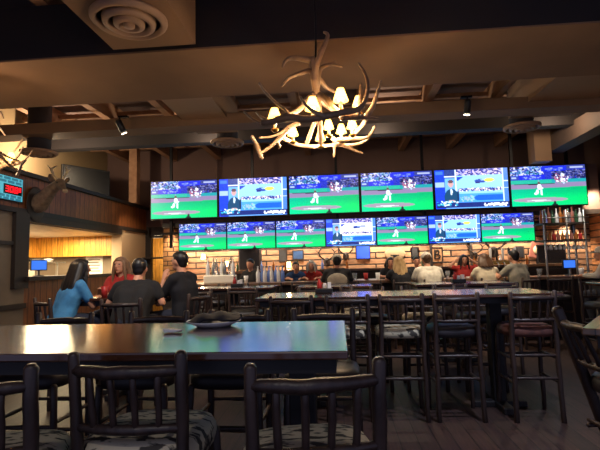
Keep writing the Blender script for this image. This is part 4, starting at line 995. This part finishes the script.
# track spots
def spot(px, py, Y, label, tgt, e):
    q = atY(px, py, Y); t = thing('track_spotlight', label, 'spotlight', q)
    d = (Vector(tgt)-q).normalized(); 
    MB().tube([(0, 0, 0), -d*.16], .05, 14).build('housing', M['black'], t, True); MB().tube([d*.035, d*.045], .043, 14, False).build('lens', M['whiteglow'], t)
    MB().tube([(-d*.12), (-d.x*.12, -d.y*.12, .22), ], .012, 8).build('stem', M['blackmetal'], t, True)
    MB().box(-.08, .08, -.03, .03, .21, .24).build('track', M['blackmetal'], t)
    light('track_beam', 'SPOT', q+d*.08, e, WARM2, .05, tgt, 62, .8)
spot(123, 131, 6.7, 'small lit track spotlight near the dark kitchen side', (-2.4, 7.9, .9), 190)
spot(467, 112, 6.7, 'small lit track spotlight over the middle table', (1.9, 8.0, .9), 260)
# conduits under the joists
for y, z in ((6.35, 4.1), (7.9, 4.02)):
    o = MB().tube([(-6.2, y, z), (6.2, y, z)], .022, 8).build('ceiling_conduit', M['blackmetal'], None, True); o['kind'] = 'structure'

# ------------------------------------------------------------------ light
light('kitchen_light', 'AREA', (-6.1, 8.5, 2.15), 260, (1, .78, .46), .9, sy=3.4)
light('passage_light', 'POINT', (-5.2, 12.4, 1.75), 26, (1, .78, .46), .15)
light('upper_wall_fill', 'POINT', (-5.6, 8.2, 3.6), 125, WARM2, .05)  # added fill without a fixture, brightens the recessed upper wall
for x in (-2.4, 0, 2.4, 4.6): light('bar_downlight', 'SPOT', (x, 8.0, 3.9), 110, (1, .86, .7), .1, (x, 8.15, 0), 80, .8)
for x in (-2.6, .9, 4.2): light('ceiling_void_fill', 'POINT', (x, 8.75, 3.95), 30, WARM2, .08)  # added fill, no lamps hang here; lifts the joists and ceiling
light('room_fill', 'SPOT', (1.5, 2.9, 3.3), 240, (.72, .8, 1), .08, (1.2, 4.3, .7), 74, .8)  # added cool fill on the middle stools, no fixture
light('room_fill', 'SPOT', (-1.9, 3.1, 3.4), 210, (1, .9, .8), .08, (-2.35, 5.1, 1.2), 62, .8)  # added fill on the four diners, no fixture
light('room_fill', 'SPOT', (-3.9, 4.6, 3.3), 90, (1, .88, .74), .08, (-5.2, 6.4, 1.3), 80, .8)  # added fill aimed at the kitchen-side panels, no fixture
light('room_fill', 'SPOT', (-.6, -.9, 3.4), 45, (1, .92, .84), .1, (-.45, 1.6, .9), 55, .9)  # added fill from behind the camera for the near stools
light('wall_wash', 'SPOT', (5.6, 10.3, 2.9), 170, WARM2, .06, (6.3, 11.4, 1.9), 75, .8)  # added spot without a fixture, brightens the bar side wall
light('rack_fill', 'SPOT', (4.4, 8.3, 3.3), 110, (1, .88, .74), .06, (5.1, 9.6, 2.1), 60, .8)  # added fill on the bottle rack, no lamp of its own
light('wall_light', 'SPOT', (-4.5, 9.9, 2.9), 60, WARM2, .06, (-5.2, 11.1, 1.7), 70, .8)  # added spot brightening the far tan wall, no wall lamp here
wd = bpy.data.worlds.new('world'); SC.world = wd; wd.use_nodes = True
bg = wd.node_tree.nodes['Background']; bg.inputs[0].default_value = (.58, .62, 1, 1); bg.inputs[1].default_value = .36
vs_ = SC.view_settings; vs_.view_transform = 'Standard'; vs_.look = 'None'; vs_.exposure = 0.15; vs_.gamma = 1.0; vs_.use_curve_mapping = False
